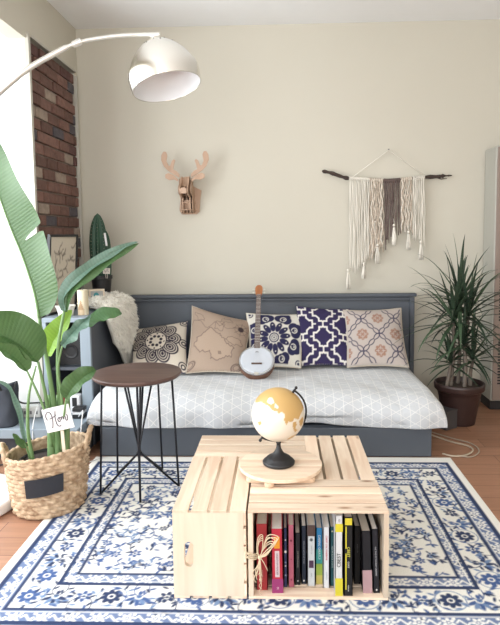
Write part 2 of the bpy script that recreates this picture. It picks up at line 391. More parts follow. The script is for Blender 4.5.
# ------------------------------------------------------------ rug
def make_rug():
    x0,x1,y0,y1=-1.01,.91,-.225,1.215;st=.004
    nx=int((x1-x0)/st)+1;ny=int((y1-y0)/st)+1
    xs=np.linspace(x0,x1,nx);ys=np.linspace(y0,y1,ny);X,Y=np.meshgrid(xs,ys,indexing='ij')
    cx,cy=-.05,.503;cream=(.80,.785,.73)
    navy=(.028,.045,.11);blue=(.06,.11,.27);mid=(.16,.24,.40)
    c=Canvas(X-cx,Y-cy,cream)
    U,V=X-cx,Y-cy
    hw=[(.67,.37),(.715,.43),(.842,.565),(.915,.632)]
    def boxsd(a,b): return np.maximum(abs(U)-a,abs(V)-b)
    # bands
    s=[boxsd(*h) for h in hw]
    c.put(np.maximum(s[1],-s[0]),(.17,.22,.35))   # inner guard ground
    c.put(np.maximum(s[3],-s[2]),(.15,.20,.34))
    R=random.Random(5)
    def rosette(x,y,r,col,n=6,col2=cream):
        t=R.random()*PI
        for k in range(n):
            a=t+2*PI*k/n;c.ell(x+math.cos(a)*r*.62,y+math.sin(a)*r*.62,r*.40,r*.26,a,col)
        c.disc(x,y,r*.34,col2);c.disc(x,y,r*.2,col)
    def palmette(x,y,r,a,col,col2):
        for k in(-2,-1,0,1,2):
            b=a+k*.55;c.ell(x+math.cos(b)*r*.55,y+math.sin(b)*r*.55,r*.5,r*.17,b,col if k%2==0 else col2)
        c.disc(x,y,r*.3,cream);c.disc(x,y,r*.2,col2)
        c.ell(x-math.cos(a)*r*.4,y-math.sin(a)*r*.4,r*.25,r*.15,a,col)
    def leaf(x,y,a,l,col): c.ell(x+math.cos(a)*l*.5,y+math.sin(a)*l*.5,l*.5,l*.2,a,col)
    def vine(x,y,a,l,curl,col,leaves=4):
        p=[(x,y)];n=12
        for k in range(n):
            a+=curl/n;x+=math.cos(a)*l/n;y+=math.sin(a)*l/n;p.append((x,y))
            if leaves and k%3==1: leaf(x,y,a+(1 if k%2 else -1)*1.0,.026,col)
        c.line(p,.0021,col);return x,y,a
    # field
    gx=np.arange(-.64,.65,.070);
    for i,x in enumerate(gx):
        for j,y in enumerate(np.arange(-.34,.35,.064)):
            xx=x+R.uniform(-.015,.015);yy=y+R.uniform(-.014,.014)+(.02 if i%2 else -.02)
            if abs(yy)>.352: continue
            t=R.random();col=navy if R.random()<.45 else blue
            if t<.3: rosette(xx,yy,R.uniform(.019,.028),col,R.choice((5,6,8)))
            elif t<.5: palmette(xx,yy,R.uniform(.024,.034),R.random()*6.28,col,mid)
            else:
                for q in range(3): leaf(xx,yy,R.random()*6.28,R.uniform(.022,.034),col)
            a=R.random()*6.28;vine(xx,yy,a,R.uniform(.07,.13),R.choice((-1,1))*R.uniform(1.5,3.6),R.choice((navy,blue,mid)))
            if R.random()<.6:
                a=R.random()*6.28;leaf(xx+.05*math.cos(a),yy+.045*math.sin(a),a+1.5,.024,col)
    # clean off field overflow into the guard
    c.put(np.maximum(s[1],-s[0]),(.17,.22,.35))
    # main border: big palmettes with scrolls
    def run(a,b,fixed,horiz,step,fn):
        n=max(1,int(round((b-a)/step)));
        for k in range(n):
            t=a+(b-a)*(k+.5)/n
            fn(*((t,fixed) if horiz else (fixed,t)),k,horiz)
    def mainm(x,y,k,h):
        inw=math.atan2(-y,-x) if False else ((-PI/2 if y>0 else PI/2) if h else (PI if x>0 else 0))
        col=navy if k%2 else blue
        if k%3==0:
            rosette(x,y,.038,col,8);c.disc(x,y,.052,mid,.048);
        elif k%3==1:
            palmette(x,y,.048,inw+PI,col,mid);
            for sgn in(-1,1): vine(x,y,inw+sgn*1.2,.11,sgn*-2.4,col,3)
        else:
            rosette(x,y,.03,col,6)
            for sgn in(-1,1): vine(x,y,inw+sgn*1.6,.12,sgn*2.6,navy,4)
        for q in range(9):
            a=R.random()*6.28;leaf(x+.06*math.cos(a),y+.045*math.sin(a),R.random()*6,.026,R.choice((navy,blue,mid)))
    for sgn in(-1,1):
        run(-.84,.84,sgn*.4975,True,.095,mainm);run(-.43,.43,sgn*.779,False,.095,mainm)
    # guards: small repeating flowers
    light=(.80,.79,.75)
    def guard(x,y,k,h):
        if k%2==0:
            rosette(x,y,.022,light,6,blue)
        else:
            p=[(x-.02,y),(x-.01,y+.012),(x,y),(x+.01,y-.012),(x+.02,y)] if h else [(x,y-.02),(x+.012,y-.01),(x,y),(x-.012,y+.01),(x,y+.02)]
            c.line(p,.0035,light)
        d=.018
        for sgn in(-1,1):
            q=(x+.02,y+sgn*d) if h else (x+sgn*d,y+.02);c.disc(q[0],q[1],.006,light)
    for sgn in(-1,1):
        run(-.91,.91,sgn*.605,True,.045,guard);run(-.56,.56,sgn*.8785,False,.045,guard)
        run(-.71,.71,sgn*.40,True,.045,guard);run(-.37,.37,sgn*.6925,False,.045,guard)
    # dark framing lines
    for (a,b),w in zip(hw,(.006,.0075,.0065,.010)):
        sd=boxsd(a,b);c.put(abs(sd)-w,navy)
    for (a,b) in((.70,.415),(.855,.578)):
        sd=boxsd(a,b);c.put(abs(sd)-.002,light)
    mgn=boxsd(.925,.655);c.put(-mgn,(.84,.82,.77))
    Z=.0035+.0005*np.sin(X*9)*np.cos(Y*7)
    edge=np.minimum(np.minimum(X-x0,x1-X),np.minimum(Y-y0,y1-Y));Z=np.where(edge<.002,.0005,Z)
    vs=np.stack([X,Y,Z],-1).reshape(-1,3)
    me=bpy.data.meshes.new('area_rug');idx=np.arange(nx*ny).reshape(nx,ny)
    fs=np.stack([idx[:-1,:-1],idx[1:,:-1],idx[1:,1:],idx[:-1,1:]],-1).reshape(-1,4)
    me.from_pydata(vs.tolist(),[],fs.tolist());me.update()
    o=bpy.data.objects.new('area_rug',me);COL.objects.link(o);me.materials.append(m_rug);me.shade_smooth()
    setcol(o,c.c.reshape(-1,3))
    tag(o,'large cream rug with blue floral print and two dark bordered bands, under the crate table','rug')
make_rug()

# ------------------------------------------------------------ daybed
bed=thing('daybed','blue-grey painted daybed frame with panelled headboard against the back wall','bed',(-.06,1.7,0))
HB=.79
mb=MB().box((-.055,2.155,.40),(1.94,.022,.76))
link('headboard',mb,m_grey,bed,bevel=.003,world=True)
mb=MB().box((-.055,2.145,HB-.008),(1.98,.05,.022)).box((-.055,2.138,HB-.035),(1.94,.03,.014))
link('top_rail',mb,m_grey,bed,bevel=.004,world=True)
mb=MB().box((.905,2.14,.385),(.03,.045,.77))
link('post',mb,m_grey,bed,bevel=.004,world=True)
mb=MB().box((-.085,1.235,.083),(1.79,.03,.158)).box((.795,1.68,.083),(.03,.88,.158)).box((-.965,1.68,.083),(.03,.88,.158))
link('base_panel',mb,m_grey,bed,bevel=.003,world=True)
link('platform',MB().box((-.085,1.68,.158),(1.75,.86,.014)),m_grey,bed,world=True)

# mattress wrapped in a patterned sheet
def sheet_mat():
    m,nt,b=newmat('lattice_sheet');L=nt.links;b.inputs['Roughness'].default_value=.9;b.inputs['Sheen Weight'].default_value=.2
    uv=N(nt,'ShaderNodeUVMap');sx=N(nt,'ShaderNodeSeparateXYZ');L.new(uv.outputs[0],sx.inputs[0])
    def mth(op,a,b_=None,c_=None):
        n=N(nt,'ShaderNodeMath',operation=op)
        for i,v in enumerate((a,b_,c_)):
            if v is None: continue
            if isinstance(v,(int,float)): n.inputs[i].default_value=v
            else: L.new(v,n.inputs[i])
        return n.outputs[0]
    S=1/.050;out=None
    for ang in(0,60,120):
        a=math.radians(ang);u=mth('MULTIPLY',sx.outputs[0],math.cos(a)*S);v=mth('MULTIPLY_ADD',sx.outputs[1],math.sin(a)*S,u)
        d=mth('ABSOLUTE',mth('SUBTRACT',mth('FRACT',v),.5));l=mth('LESS_THAN',d,.032)
        out=l if out is None else mth('MAXIMUM',out,l)
    mx=N(nt,'ShaderNodeMix',data_type='RGBA');mx.inputs[6].default_value=(.54,.56,.585,1);mx.inputs[7].default_value=(.72,.72,.71,1)
    L.new(out,mx.inputs[0]);L.new(mx.outputs[2],b.inputs['Base Color'])
    nz=N(nt,'ShaderNodeTexNoise');nz.inputs['Scale'].default_value=11;nz.inputs['Detail'].default_value=5
    tc=N(nt,'ShaderNodeTexCoord');L.new(tc.outputs['Object'],nz.inputs['Vector'])
    bp=N(nt,'ShaderNodeBump');bp.inputs['Strength'].default_value=.6;bp.inputs['Distance'].default_value=.02
    L.new(nz.outputs['Fac'],bp.inputs['Height']);L.new(bp.outputs[0],b.inputs['Normal']);return m
def mattress():
    x0,x1,yb=-1.058,.888,2.13;y0=1.17
    mb=MB();nu,nv=120,40;uvs=[]
    # cross profile (distance s along): back bottom -> top -> front roll -> front bottom, with ends rounded
    prof=[]
    for k in range(14): prof.append((yb-(yb-1.36)*k/13,.345))
    for k in range(1,13):
        a=PI/2*k/12*1.15;prof.append((1.36-math.sin(a)*.155,.345-(1-math.cos(a))*.115))
    y_,z_=prof[-1]
    for k in range(1,8): prof.append((y_+.010*(k/7)**2,z_-(z_-.160)*k/7))
    prof.append((y_+.045,.172));prof.append((y_+.10,.18))
    s=[0]
    for (a,b),(c,d) in zip(prof[:-1],prof[1:]): s.append(s[-1]+math.hypot(c-a,d-b))
    ends=[]
    for i in range(nu):
        t=i/(nu-1)
        # ends wrap down: arc-length coordinate along x
        Lx=x1-x0;w=(t-.5)*(Lx+.24);r=.10
        ax=abs(w);h=Lx/2-r;sg=1 if w>0 else -1
        if ax<h: dx=ax;dz=0;ins=0
        elif ax<h+r*PI/2: a=(ax-h)/r;dx=h+r*math.sin(a);dz=r*(1-math.cos(a))
        else: dx=h+r;dz=r+(ax-h-r*PI/2)
        ends.append(((x0+x1)/2+sg*dx,dz,w))
    for i,(x,dz,w) in enumerate(ends):
        for j,(y,z) in enumerate(prof):
            f=1-dz/.2 if dz<.2 else 0
            zz=z-dz*(max(0,(z-.17))/.175)
            lump=.007*math.sin(x*7+y*5)+.005*math.sin(x*17-y*9)+.003*math.sin(x*31+y*23)
            if z>.2 and dz<.02: zz+=lump*(.8 if y<1.6 else .25)
            fr=max(0,min(1,(.33-zz)/.16)) if y<1.4 else 0
            yy=y+fr*(.016*math.sin(x*5.2+1)+.010*math.sin(x*13+z*9)+.005*math.sin(x*29+2))
            if j>=25: zz+=.018*math.sin(x*4.1+.6)+.010*math.sin(x*9.3)-(.035*max(0,(x-.35)/.5)**2*0)
            # right end sags in front corner
            zz-=.018*max(0,(x-.62)/.26)*(1 if z>.33 else .3)
            zz=max(zz,.1665)
            mb.v.append(Vector((x,yy,zz)));uvs.append((w,s[j]))
    n=len(prof)
    for i in range(nu-1):
        for j in range(n-1): mb.f.append((i*n+j,(i+1)*n+j,(i+1)*n+j+1,i*n+j+1))
    o=link('mattress',mb,sheet_mat(),smooth=True,subsurf=0)
    uvl=o.data.uv_layers.new(name='UVMap')
    for l in o.data.loops: uvl.data[l.index].uv=uvs[l.vertex_index]
    tag(o,'daybed mattress in a pale blue-grey sheet with fine white lattice lines','mattress')
mattress()

# ------------------------------------------------------------ end shelf unit
sh=thing('shelf_unit','grey painted open shelf unit at the left end of the daybed','shelf',(-1.23,1.75,0))
XS0,XS1,YS0,YS1,ZS=-1.345,-1.07,1.37,2.12,.745
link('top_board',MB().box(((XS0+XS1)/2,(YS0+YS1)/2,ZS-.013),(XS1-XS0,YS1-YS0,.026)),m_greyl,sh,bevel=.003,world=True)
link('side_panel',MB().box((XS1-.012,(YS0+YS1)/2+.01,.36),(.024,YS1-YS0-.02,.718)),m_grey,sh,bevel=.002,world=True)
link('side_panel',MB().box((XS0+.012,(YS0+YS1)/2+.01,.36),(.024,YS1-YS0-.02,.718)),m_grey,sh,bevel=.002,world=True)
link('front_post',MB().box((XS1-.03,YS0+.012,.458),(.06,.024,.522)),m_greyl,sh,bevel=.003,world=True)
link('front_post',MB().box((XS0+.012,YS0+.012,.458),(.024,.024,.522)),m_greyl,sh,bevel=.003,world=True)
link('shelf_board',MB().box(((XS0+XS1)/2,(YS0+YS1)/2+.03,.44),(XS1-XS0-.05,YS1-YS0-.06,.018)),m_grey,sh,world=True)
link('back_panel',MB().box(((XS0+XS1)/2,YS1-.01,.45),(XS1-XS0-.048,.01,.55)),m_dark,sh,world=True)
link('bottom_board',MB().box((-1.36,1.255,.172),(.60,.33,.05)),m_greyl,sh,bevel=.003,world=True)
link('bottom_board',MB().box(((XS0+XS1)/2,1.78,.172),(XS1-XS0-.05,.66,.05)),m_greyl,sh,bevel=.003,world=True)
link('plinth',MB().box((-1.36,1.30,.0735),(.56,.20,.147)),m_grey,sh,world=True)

# ------------------------------------------------------------ pillows
def cushion(name,BL,BR,TR,TL,thick,paint,label,n=96,back=(.5,.45,.38),pinch=.06,sag=0.,border=None):
    BL,BR,TR,TL=map(Vector,(BL,BR,TR,TL));c=(BL+BR+TR+TL)/4
    nrm=((BR+TR-BL-TL).cross(TL+TR-BL-BR)).normalized()
    if nrm.y>0: nrm=-nrm
    us=np.linspace(-1,1,n);U,V=np.meshgrid(us,us,indexing='ij')
    cv=Canvas(U,V,back);paint(cv)
    vs=[];cols=[]
    for side in(1,-1):
        for i in range(n):
            for j in range(n):
                u,v=us[i],us[j]
                # edges bow inward between the corners
                uu=u*(1-pinch*(1-v*v));vv=v*(1-pinch*(1-u*u))
                p=(BL*(1-uu)*(1-vv)+BR*(1+uu)*(1-vv)+TR*(1+uu)*(1+vv)+TL*(1-uu)*(1+vv))/4
                h=thick*(max(0,1-abs(u)**2.6)*max(0,1-abs(v)**2.6))**.6
                h*=1+.05*math.sin(u*4+v*3)
                p=p+nrm*side*h+Vector((0,0,-sag*(1-v)*.5*(1-u*u)))
                vs.append(p);cols.append(cv.c[i,j] if side==1 else back)
    fs=[]
    for side in(0,1):
        o=side*n*n
        for i in range(n-1):
            for j in range(n-1):
                q=(o+i*n+j,o+(i+1)*n+j,o+(i+1)*n+j+1,o+i*n+j+1);fs.append(q if side==0 else q[::-1])
    mb=MB();base=(BL+BR)/2
    mb.v=vs;mb.f=fs
    # build around the base point, weld the seam
    me=bpy.data.meshes.new(name);me.from_pydata([v-base for v in vs],[],fs)
    at=me.color_attributes.new('Col','FLOAT_COLOR','POINT');a=np.ones((len(vs),4),np.float32);a[:,:3]=np.array(cols);at.data.foreach_set('color',a.ravel())
    bm=bmesh.new();bm.from_mesh(me);bmesh.ops.remove_doubles(bm,verts=bm.verts,dist=1e-5);bmesh.ops.recalc_face_normals(bm,faces=bm.faces);bm.to_mesh(me);bm.free()
    me.materials.append(m_attr);me.shade_smooth()
    root=thing(name,label,'cushion',base,group='cushions lined up along the headboard')
    cover=bpy.data.objects.new('cover',me);COL.objects.link(cover);cover.parent=root
    # piped seam
    pts=[]
    def edge(u,v):
        uu=u*(1-pinch*(1-v*v));vv=v*(1-pinch*(1-u*u))
        return (BL*(1-uu)*(1-vv)+BR*(1+uu)*(1-vv)+TR*(1+uu)*(1+vv)+TL*(1-uu)*(1+vv))/4-base
    k=14
    for q in range(k): pts.append(edge(-1+2*q/k,-1))
    for q in range(k): pts.append(edge(1,-1+2*q/k))
    for q in range(k): pts.append(edge(1-2*q/k,1))
    for q in range(k): pts.append(edge(-1,1-2*q/k))
    link('seam',MB().tube(pts,.003,6,closed=True),border or m_beige,root,smooth=True)
    return root
m_beige=mat('linen_piping',(.50,.44,.36),.9)
m_navyf=mat('navy_piping',(.03,.03,.07),.9)
def p_medallion(c):
    blk=(.02,.015,.03);bg=(.57,.51,.43);c.c[:]=bg
    cx,cy=-.08,.08
    n=10
    for k in range(n):
        a=2*PI*k/n+.1;x=cx+.60*math.cos(a);y=cy+.60*math.sin(a)
        for r,col in((.285,blk),(.232,bg),(.205,blk),(.160,bg),(.135,blk),(.080,bg),(.058,blk)):
            c.ell(x,y,r*1.15,r*.92,a,col)
    for k in range(n*2):
        a=PI*k/n+.1;c.line([(cx+.36*math.cos(a),cy+.36*math.sin(a)),(cx+.55*math.cos(a+.05),cy+.55*math.sin(a+.05))],.014,blk)
    c.disc(cx,cy,.40,blk);c.disc(cx,cy,.375,bg)
    for k in range(8):
        a=PI*k/4+.2;c.disc(cx+.20*math.cos(a),cy+.20*math.sin(a),.062,blk)
        a+=PI/8;x,y=cx+.315*math.cos(a),cy+.315*math.sin(a);c.poly([(x+.04,y),(x,y+.04),(x-.04,y),(x,y-.04)],blk)
    for x,y in((.86,-.86),(-.9,.9),(.9,.9),(-.9,-.9),(.92,.0)):
        for r,col in((.17,blk),(.13,bg),(.09,blk),(.045,bg)): c.disc(x,y,r,col)
def p_map(c):
    bg=(.36,.275,.215);c.c[:]=bg;ln=(.10,.065,.06);R=random.Random(9)
    c.c*=(1+.06*np.sin(c.X*3+c.Y*4))[...,None]
    def coast(pts,fill=None,w=.011,jit=.035):
        P=[]
        n=len(pts)
        for i in range(n):
            a=pts[i];b=pts[(i+1)%n]
            for k in range(5):
                t=k/5;P.append((a[0]+(b[0]-a[0])*t+R.uniform(-jit,jit),a[1]+(b[1]-a[1])*t+R.uniform(-jit,jit)))
        if fill: c.poly(P,fill)
        c.line(P,w,ln,closed=True,a=.8)
    coast([(-.85,-.3),(-.75,-.05),(-.5,.1),(-.35,.3),(-.1,.15),(.1,.05),(.3,-.2),(.55,-.3),(.5,-.6),(.2,-.65),(.1,-.75),(-.2,-.7),(-.25,-.5),(-.6,-.5)],(.40,.305,.235))
    coast([(.2,-.05),(.45,.1),(.75,.05),(.85,-.15),(.5,-.2)],(.40,.305,.235),.009)
    coast([(-.2,.3),(-.15,.55),(.0,.35),(.15,.6),(.1,.2)],None,.008)
    P=[(-1,.35)]
    for k in range(1,22): P.append((-1+k*.08,.42+.12*math.sin(k*.7)+R.uniform(-.04,.04)))
    c.line(P,.009,ln,a=.7)
    P=[(-.9,.8),(-.6,.7),(-.55,.5),(-.8,.55)];coast(P,None,.006)
    coast([(.0,.6),(.1,.75),(.3,.8),(.4,.65)],None,.007)
    x,y=.72,.45
    c.disc(x,y,.10,(.05,.035,.04));c.disc(x,y,.22,ln,.205,a=.6)
    for k in range(8): c.line([(x+.1*math.cos(k*PI/4),y+.1*math.sin(k*PI/4)),(x+.28*math.cos(k*PI/4),y+.28*math.sin(k*PI/4))],.008,ln,a=.7)
    for k in range(3): c.line([(.03+.04*k,-.48),(.06+.04*k,-.56)],.01,ln)
    for x,y in((.72,-.9),(-.92,-.85)):
        for r in(.16,.10): c.ell(x,y,r*1.3,r*.7,.3,ln,.8)
def p_folk(c):
    nv=(.022,.022,.07);wh=(.66,.64,.58);c.c[:]=wh
    cx,cy=-.05,-.05
    n=12
    for k in range(n):
        a=2*PI*k/n+.13;c.ell(cx+.42*math.cos(a),cy+.42*math.sin(a),.20,.102,a,nv)
        c.disc(cx+.5*math.cos(a),cy+.5*math.sin(a),.022,wh)
    c.disc(cx,cy,.215,wh);c.disc(cx,cy,.19,nv);c.disc(cx,cy,.145,wh)
    c.disc(cx,cy,.125,nv);
    for k in range(16):
        a=2*PI*k/16;c.line([(cx+.04*math.cos(a),cy+.04*math.sin(a)),(cx+.125*math.cos(a),cy+.125*math.sin(a))],.008,wh)
    for k in range(8):
        a=2*PI*k/8+.39;x,y=cx+.80*math.cos(a),cy+.80*math.sin(a)
        for t in(-.55,0,.55):
            c.disc(cx+(.80)*math.cos(a)+.13*math.cos(a+PI/2)*t*2,cy+.80*math.sin(a)+.13*math.sin(a+PI/2)*t*2,.17,nv)
        c.disc(x+.09*math.cos(a),y+.09*math.sin(a),.22,nv)
        c.disc(x,y,.115,wh);c.disc(x,y,.08,nv);c.disc(x+.02,y,.04,wh);c.line([(x-.11*math.cos(a),y-.11*math.sin(a)),(x,y)],.02,nv)
    for x in(-.9,.9):
        for y in(-.9,.9):
            c.poly([(x*.78,y*.78),(x*1.1,y*.72),(x*1.1,y*1.1),(x*.72,y*1.1)],wh)
            for r,col in((.13,nv),(.09,wh),(.055,nv)): c.disc(x,y,r,col)
    for s in(-1,1):
        c.line([(-1,s*.97),(1,s*.97)],.035,wh);c.line([(s*.97,-1),(s*.97,1)],.035,wh)
def p_quatre(c):
    nv=(.030,.022,.075);wh=(.72,.69,.65);c.c[:]=nv
    X,Y=c.X*1.0+.05,c.Y*1.0+.12
    px,py=1.56,.88
    for ox,oy in((0,0),(px/2,py/2)):
        u=(X-ox+px/2)%px-px/2;v=(Y-oy+py/2)%py-py/2
        cross=np.minimum(np.maximum(abs(u)-.37,abs(v)-.13),np.maximum(abs(u)-.15,abs(v)-.33))
        dia=(abs(u)+abs(v)*1.1-.40)*.707
        sd=np.minimum(cross,dia)
        c.put(abs(sd)-.030,wh)
        c.put(np.maximum(abs(abs(u)-.44)-.07,abs(v)-.025),wh);c.put(np.maximum(abs(abs(v)-.39)-.06,abs(u)-.025),wh)
def p_ogee(c):
    bg=(.46,.40,.365);nv=(.035,.035,.08);orr=(.33,.19,.14);c.c[:]=bg
    X,Y=c.X-.12,c.Y+.0;P=1.16
    for sg in(-1,1):
        d=(X+sg*Y+40*P+P/2)%P-P/2;s=(X-sg*Y);t=.06*np.cos(s*2*PI/P*2)
        dd=abs(d)*.707
        amp=.022+.045*abs(np.sin(s*2*PI/P*1.0*1.5))
        c.put(abs(dd-amp)-.017,nv)
    for i in range(-4,5):
        for j in range(-4,5):
            if (i+j)%2==0: continue
            x,y=i*P/2+.12,j*P/2
            for k in range(8):
                a=k*PI/4;c.disc(x+.15*math.cos(a),y+.15*math.sin(a),.055,orr)
            c.disc(x,y,.15,orr);c.disc(x,y,.10,bg,.08)
            c.line([(x-.15,y),(x+.15,y)],.012,bg);c.line([(x,y-.15),(x,y+.15)],.012,bg);c.disc(x,y,.04,orr)
    for s in(-1,1): c.line([(-1,s*.98),(1,s*.98)],.03,(.45,.40,.36));c.line([(s*.98,-1),(s*.98,1)],.03,(.45,.40,.36))
def corners(bl,br,tr,tl,yb,yt):
    a=aZ(bl[0],bl[1]-4,.362);b=aZ(br[0],br[1]-4,.362);k=min(1.80,(a.y+b.y)/2)
    a=aZ(bl[0],bl[1]-4,.362);b=aZ(br[0],br[1]-4,.362);a.x+=0
    for q in(a,b):
        f=(k-q.y)/(q.y-CP[1]);q.x+=(q.x-CP[0])*f;q.y=k
    return a,b,aY(tr[0],tr[1],yt),aY(tl[0],tl[1],yt)
cushion('cushion',*corners((131,378),(188,377),(188,321),(131,330),1.86,2.04),.052,p_medallion,'beige cushion with black scalloped medallion, leftmost beside the white sheepskin',border=m_navyf)
cushion('cushion',*corners((186,377),(244,378),(252,322),(192,306),1.84,2.03),.055,p_map,'taupe cushion printed with an outlined old map, left of the banjo')
cushion('cushion',*corners((249,374),(301,371),(306,314),(246,313),1.87,2.06),.045,p_folk,'navy and white cushion with a round folk flower, directly behind the banjo',back=(.6,.58,.5))
cushion('cushion',*corners((298,371),(352,370),(350,309),(296,306),1.90,2.075),.045,p_quatre,'dark navy cushion with white interlocking star-cross lattice',border=m_navyf)
cushion('cushion',*corners((347,373),(409,370),(401,308),(343,310),1.85,2.05),.050,p_ogee,'beige cushion with navy diagonal lattice and rust medallions, rightmost on the daybed')

# ------------------------------------------------------------ banjo ukulele
def banjo():
    top=Vector((-.158,2.078,.842));bot=aZ(256.5,378,.361);d=top-bot;L=d.length
    lean=math.atan2(d.y,d.z)
    root=thing('banjo','small round banjo with white head and orange headstock leaning on the headboard','musical instrument',bot,(-lean,0,math.atan2(-(top.x-bot.x),1)*0))
    r=.104;R=RX(PI/2)   # lathe axis -> -Y (front = -y)
    cz=r+.004
    wd=wood('banjo_rim_wood',(.20,.10,.06),(.12,.05,.03),'x',8,knots=False)
    link('rim',MB().lathe([(r-.006,-.03),(r,-.028),(r,.022),(r-.006,.024)],(0,0,cz),48,R),wd,root,smooth=False,bevel=.001)
    link('tension_hoop',MB().lathe([(r-.007,.024),(r+.003,.0235),(r+.003,.031),(r-.004,.032)],(0,0,cz),48,R,True,True),mat('hoop_metal',(.55,.56,.58),.25,metal=1),root,smooth=False)
    link('head',MB().lathe([(r-.004,.030),(r-.009,.034),(r-.02,.0335),(.001,.0335)],(0,0,cz),48,R),mat('drum_skin',(.50,.53,.58),.6,noise=.03),root,smooth=True)
    link('bridge',MB().box((0,-.038,cz-.030),(.062,.008,.008)),mat('bridge_wood',(.10,.06,.04),.5),root,bevel=.001)
    link('tailpiece',MB().box((0,-.034,.008),(.026,.006,.018)),mat('nickel',(.7,.68,.62),.3,metal=1),root,bevel=.001)
    nk=MB();z0=cz+r*.96;z1=L-.095
    nk.prism([(-.016,z0),(.016,z0),(.0135,z1),(-.0135,z1)],.018,R,(0,-.018,0))
    link('neck',nk,m_orw,root,bevel=.003)
    fb=link('fingerboard',MB().prism([(-.018,z0-.012),(.018,z0-.012),(.0145,z1),(-.0145,z1)],.005,R,(0,-.0345,0)),mat('rosewood',(.13,.09,.075),.5),root)
    fr=MB();n=15
    for k in range(n):
        z=z1-(z1-z0)*(1-2**(-k/12.))*1.65
        if z>z0-.01: fr.box((0,-.0375,z),(.030,.0012,.0014))
    link('frets',fr,mat('fret_metal',(.6,.6,.58),.3,metal=1),fb)
    hs=[(-.014,z1),(.014,z1),(.022,z1+.018),(.025,z1+.05),(.024,z1+.075),(.016,z1+.09),(.006,z1+.095),(-.006,z1+.095),(-.016,z1+.09),(-.024,z1+.075),(-.025,z1+.05),(-.022,z1+.018)]
    link('headstock',MB().prism(hs,.014,R,(0,-.022,0)),m_orw,root,bevel=.002)
    for s in(-1,1):
        for z in(z1+.028,z1+.06):
            p=MB().tube([(s*.023,-.022,z),(s*.034,-.022,z)],.002,6).ball((s*.038,-.022,z),.0058,10,6,(1,.6,1))
            link('tuning_peg',p,mat('peg_white',(.7,.68,.6),.4),root,smooth=True)
    st=MB()
    for k in range(4):
        x=(k-1.5)*.0075;st.tube([(x*1.1,-.0425,cz-.030),(x*.8,-.0385,z1)],.0005,4)
    link('strings',st,mat('string_nylon',(.6,.6,.6),.4),root)
    mk=MB().prism([(-.011,-.004),(.011,-.004),(.011,.001),(.006,.001),(.004,.005),(-.004,.005),(-.006,.001),(-.011,.001)],.0004,R,(0,-.0338,cz+.060))
    link('head_emblem',mk,mat('ink_grey',(.16,.16,.18),.6),root)
m_orw=wood('orange_mahogany',(.55,.22,.085),(.42,.15,.055),'z',5,rough=.35,knots=False)
banjo()
# ------------------------------------------------------------ sheepskin
def sheepskin():
    # drape path: s from the shelf top over the edge, down the inner side
    R=random.Random(4)
    def path(s):
        # s in 0..1
        L1=.20;L2=.06;L3=.36;t=s*(L1+L2+L3)
        if t<L1: return Vector((XS1-.20+t,0,ZS+.030)),Vector((0,0,1))
        t2=t-L1
        if t2<L2:
            a=t2/L2*PI/2;return Vector((XS1+.040*math.sin(a),0,ZS-.010+.040*math.cos(a))),Vector((math.sin(a),0,math.cos(a)))
        t3=(t2-L2);return Vector((XS1+.040+.012*math.sin(t3*7),0,ZS-.010-t3)),Vector((1,0,0))
    def yr(s):
        lo=1.60+.05*math.sin(s*9+1)+(.30*max(0,s-.72)/.28)**1.0*1+ (.10*max(0,.25-s)/.25);hi=2.095-.02*math.sin(s*7)-.07*max(0,s-.78)/.22
        return lo,hi
    mb=MB()
    def f(u,v):
        p,n=path(u);lo,hi=yr(u);y=lo+(hi-lo)*v
        e=min(u*6,1)*min((1-u)*7,1)*min(v*7,1)*min((1-v)*7,1);e=max(e,0)**.5
        h=.040*e*(1+.25*math.sin(y*31+u*11)*math.sin(u*23+y*7))
        return p+Vector((0,y,0))+n*h
    def g(u,v):
        p,n=path(u);lo,hi=yr(u);return p+Vector((0,lo+(hi-lo)*v,0))-n*.008
    mb.grid(f,60,50);mb.grid(g,60,50)
    root=thing('sheepskin','fluffy white sheepskin draped over the shelf unit beside the daybed','throw',(XS1,1.85,ZS))
    # close the rim with fur tufts
    tf=MB()
    for k in range(9000):
        u=R.random();v=R.random()
        if R.random()<.35:
            if R.random()<.5: v=R.choice((.0,1.))*.97+.015*R.random()
            else: u=R.choice((.985,.99))
        p=f(u,v);q=path(u)[1]
        d=(q+Vector((R.uniform(-.6,.6),R.uniform(-.7,.7)+(v-.5)*1.1,R.uniform(-.7,.2)-(.5 if u>.3 else 0)))).normalized()
        l=R.uniform(.014,.032);sd=d.cross(Vector((R.random()-.5,R.random()-.5,R.random()-.5))).normalized()*.0022
        m=p+d*l*.55;e=p+d*l+Vector((0,0,-.006))
        o=len(tf.v);tf.v+=[p-sd*1.2,p+sd*1.2,m+sd,m-sd,e];tf.f+=[(o,o+1,o+2,o+3),(o+3,o+2,o+4)]
    link('hide',mb,m_fur,root,smooth=True,world=True)
    w=link('wool',tf,m_fur,root,world=True);w['kind']='stuff'
sheepskin()

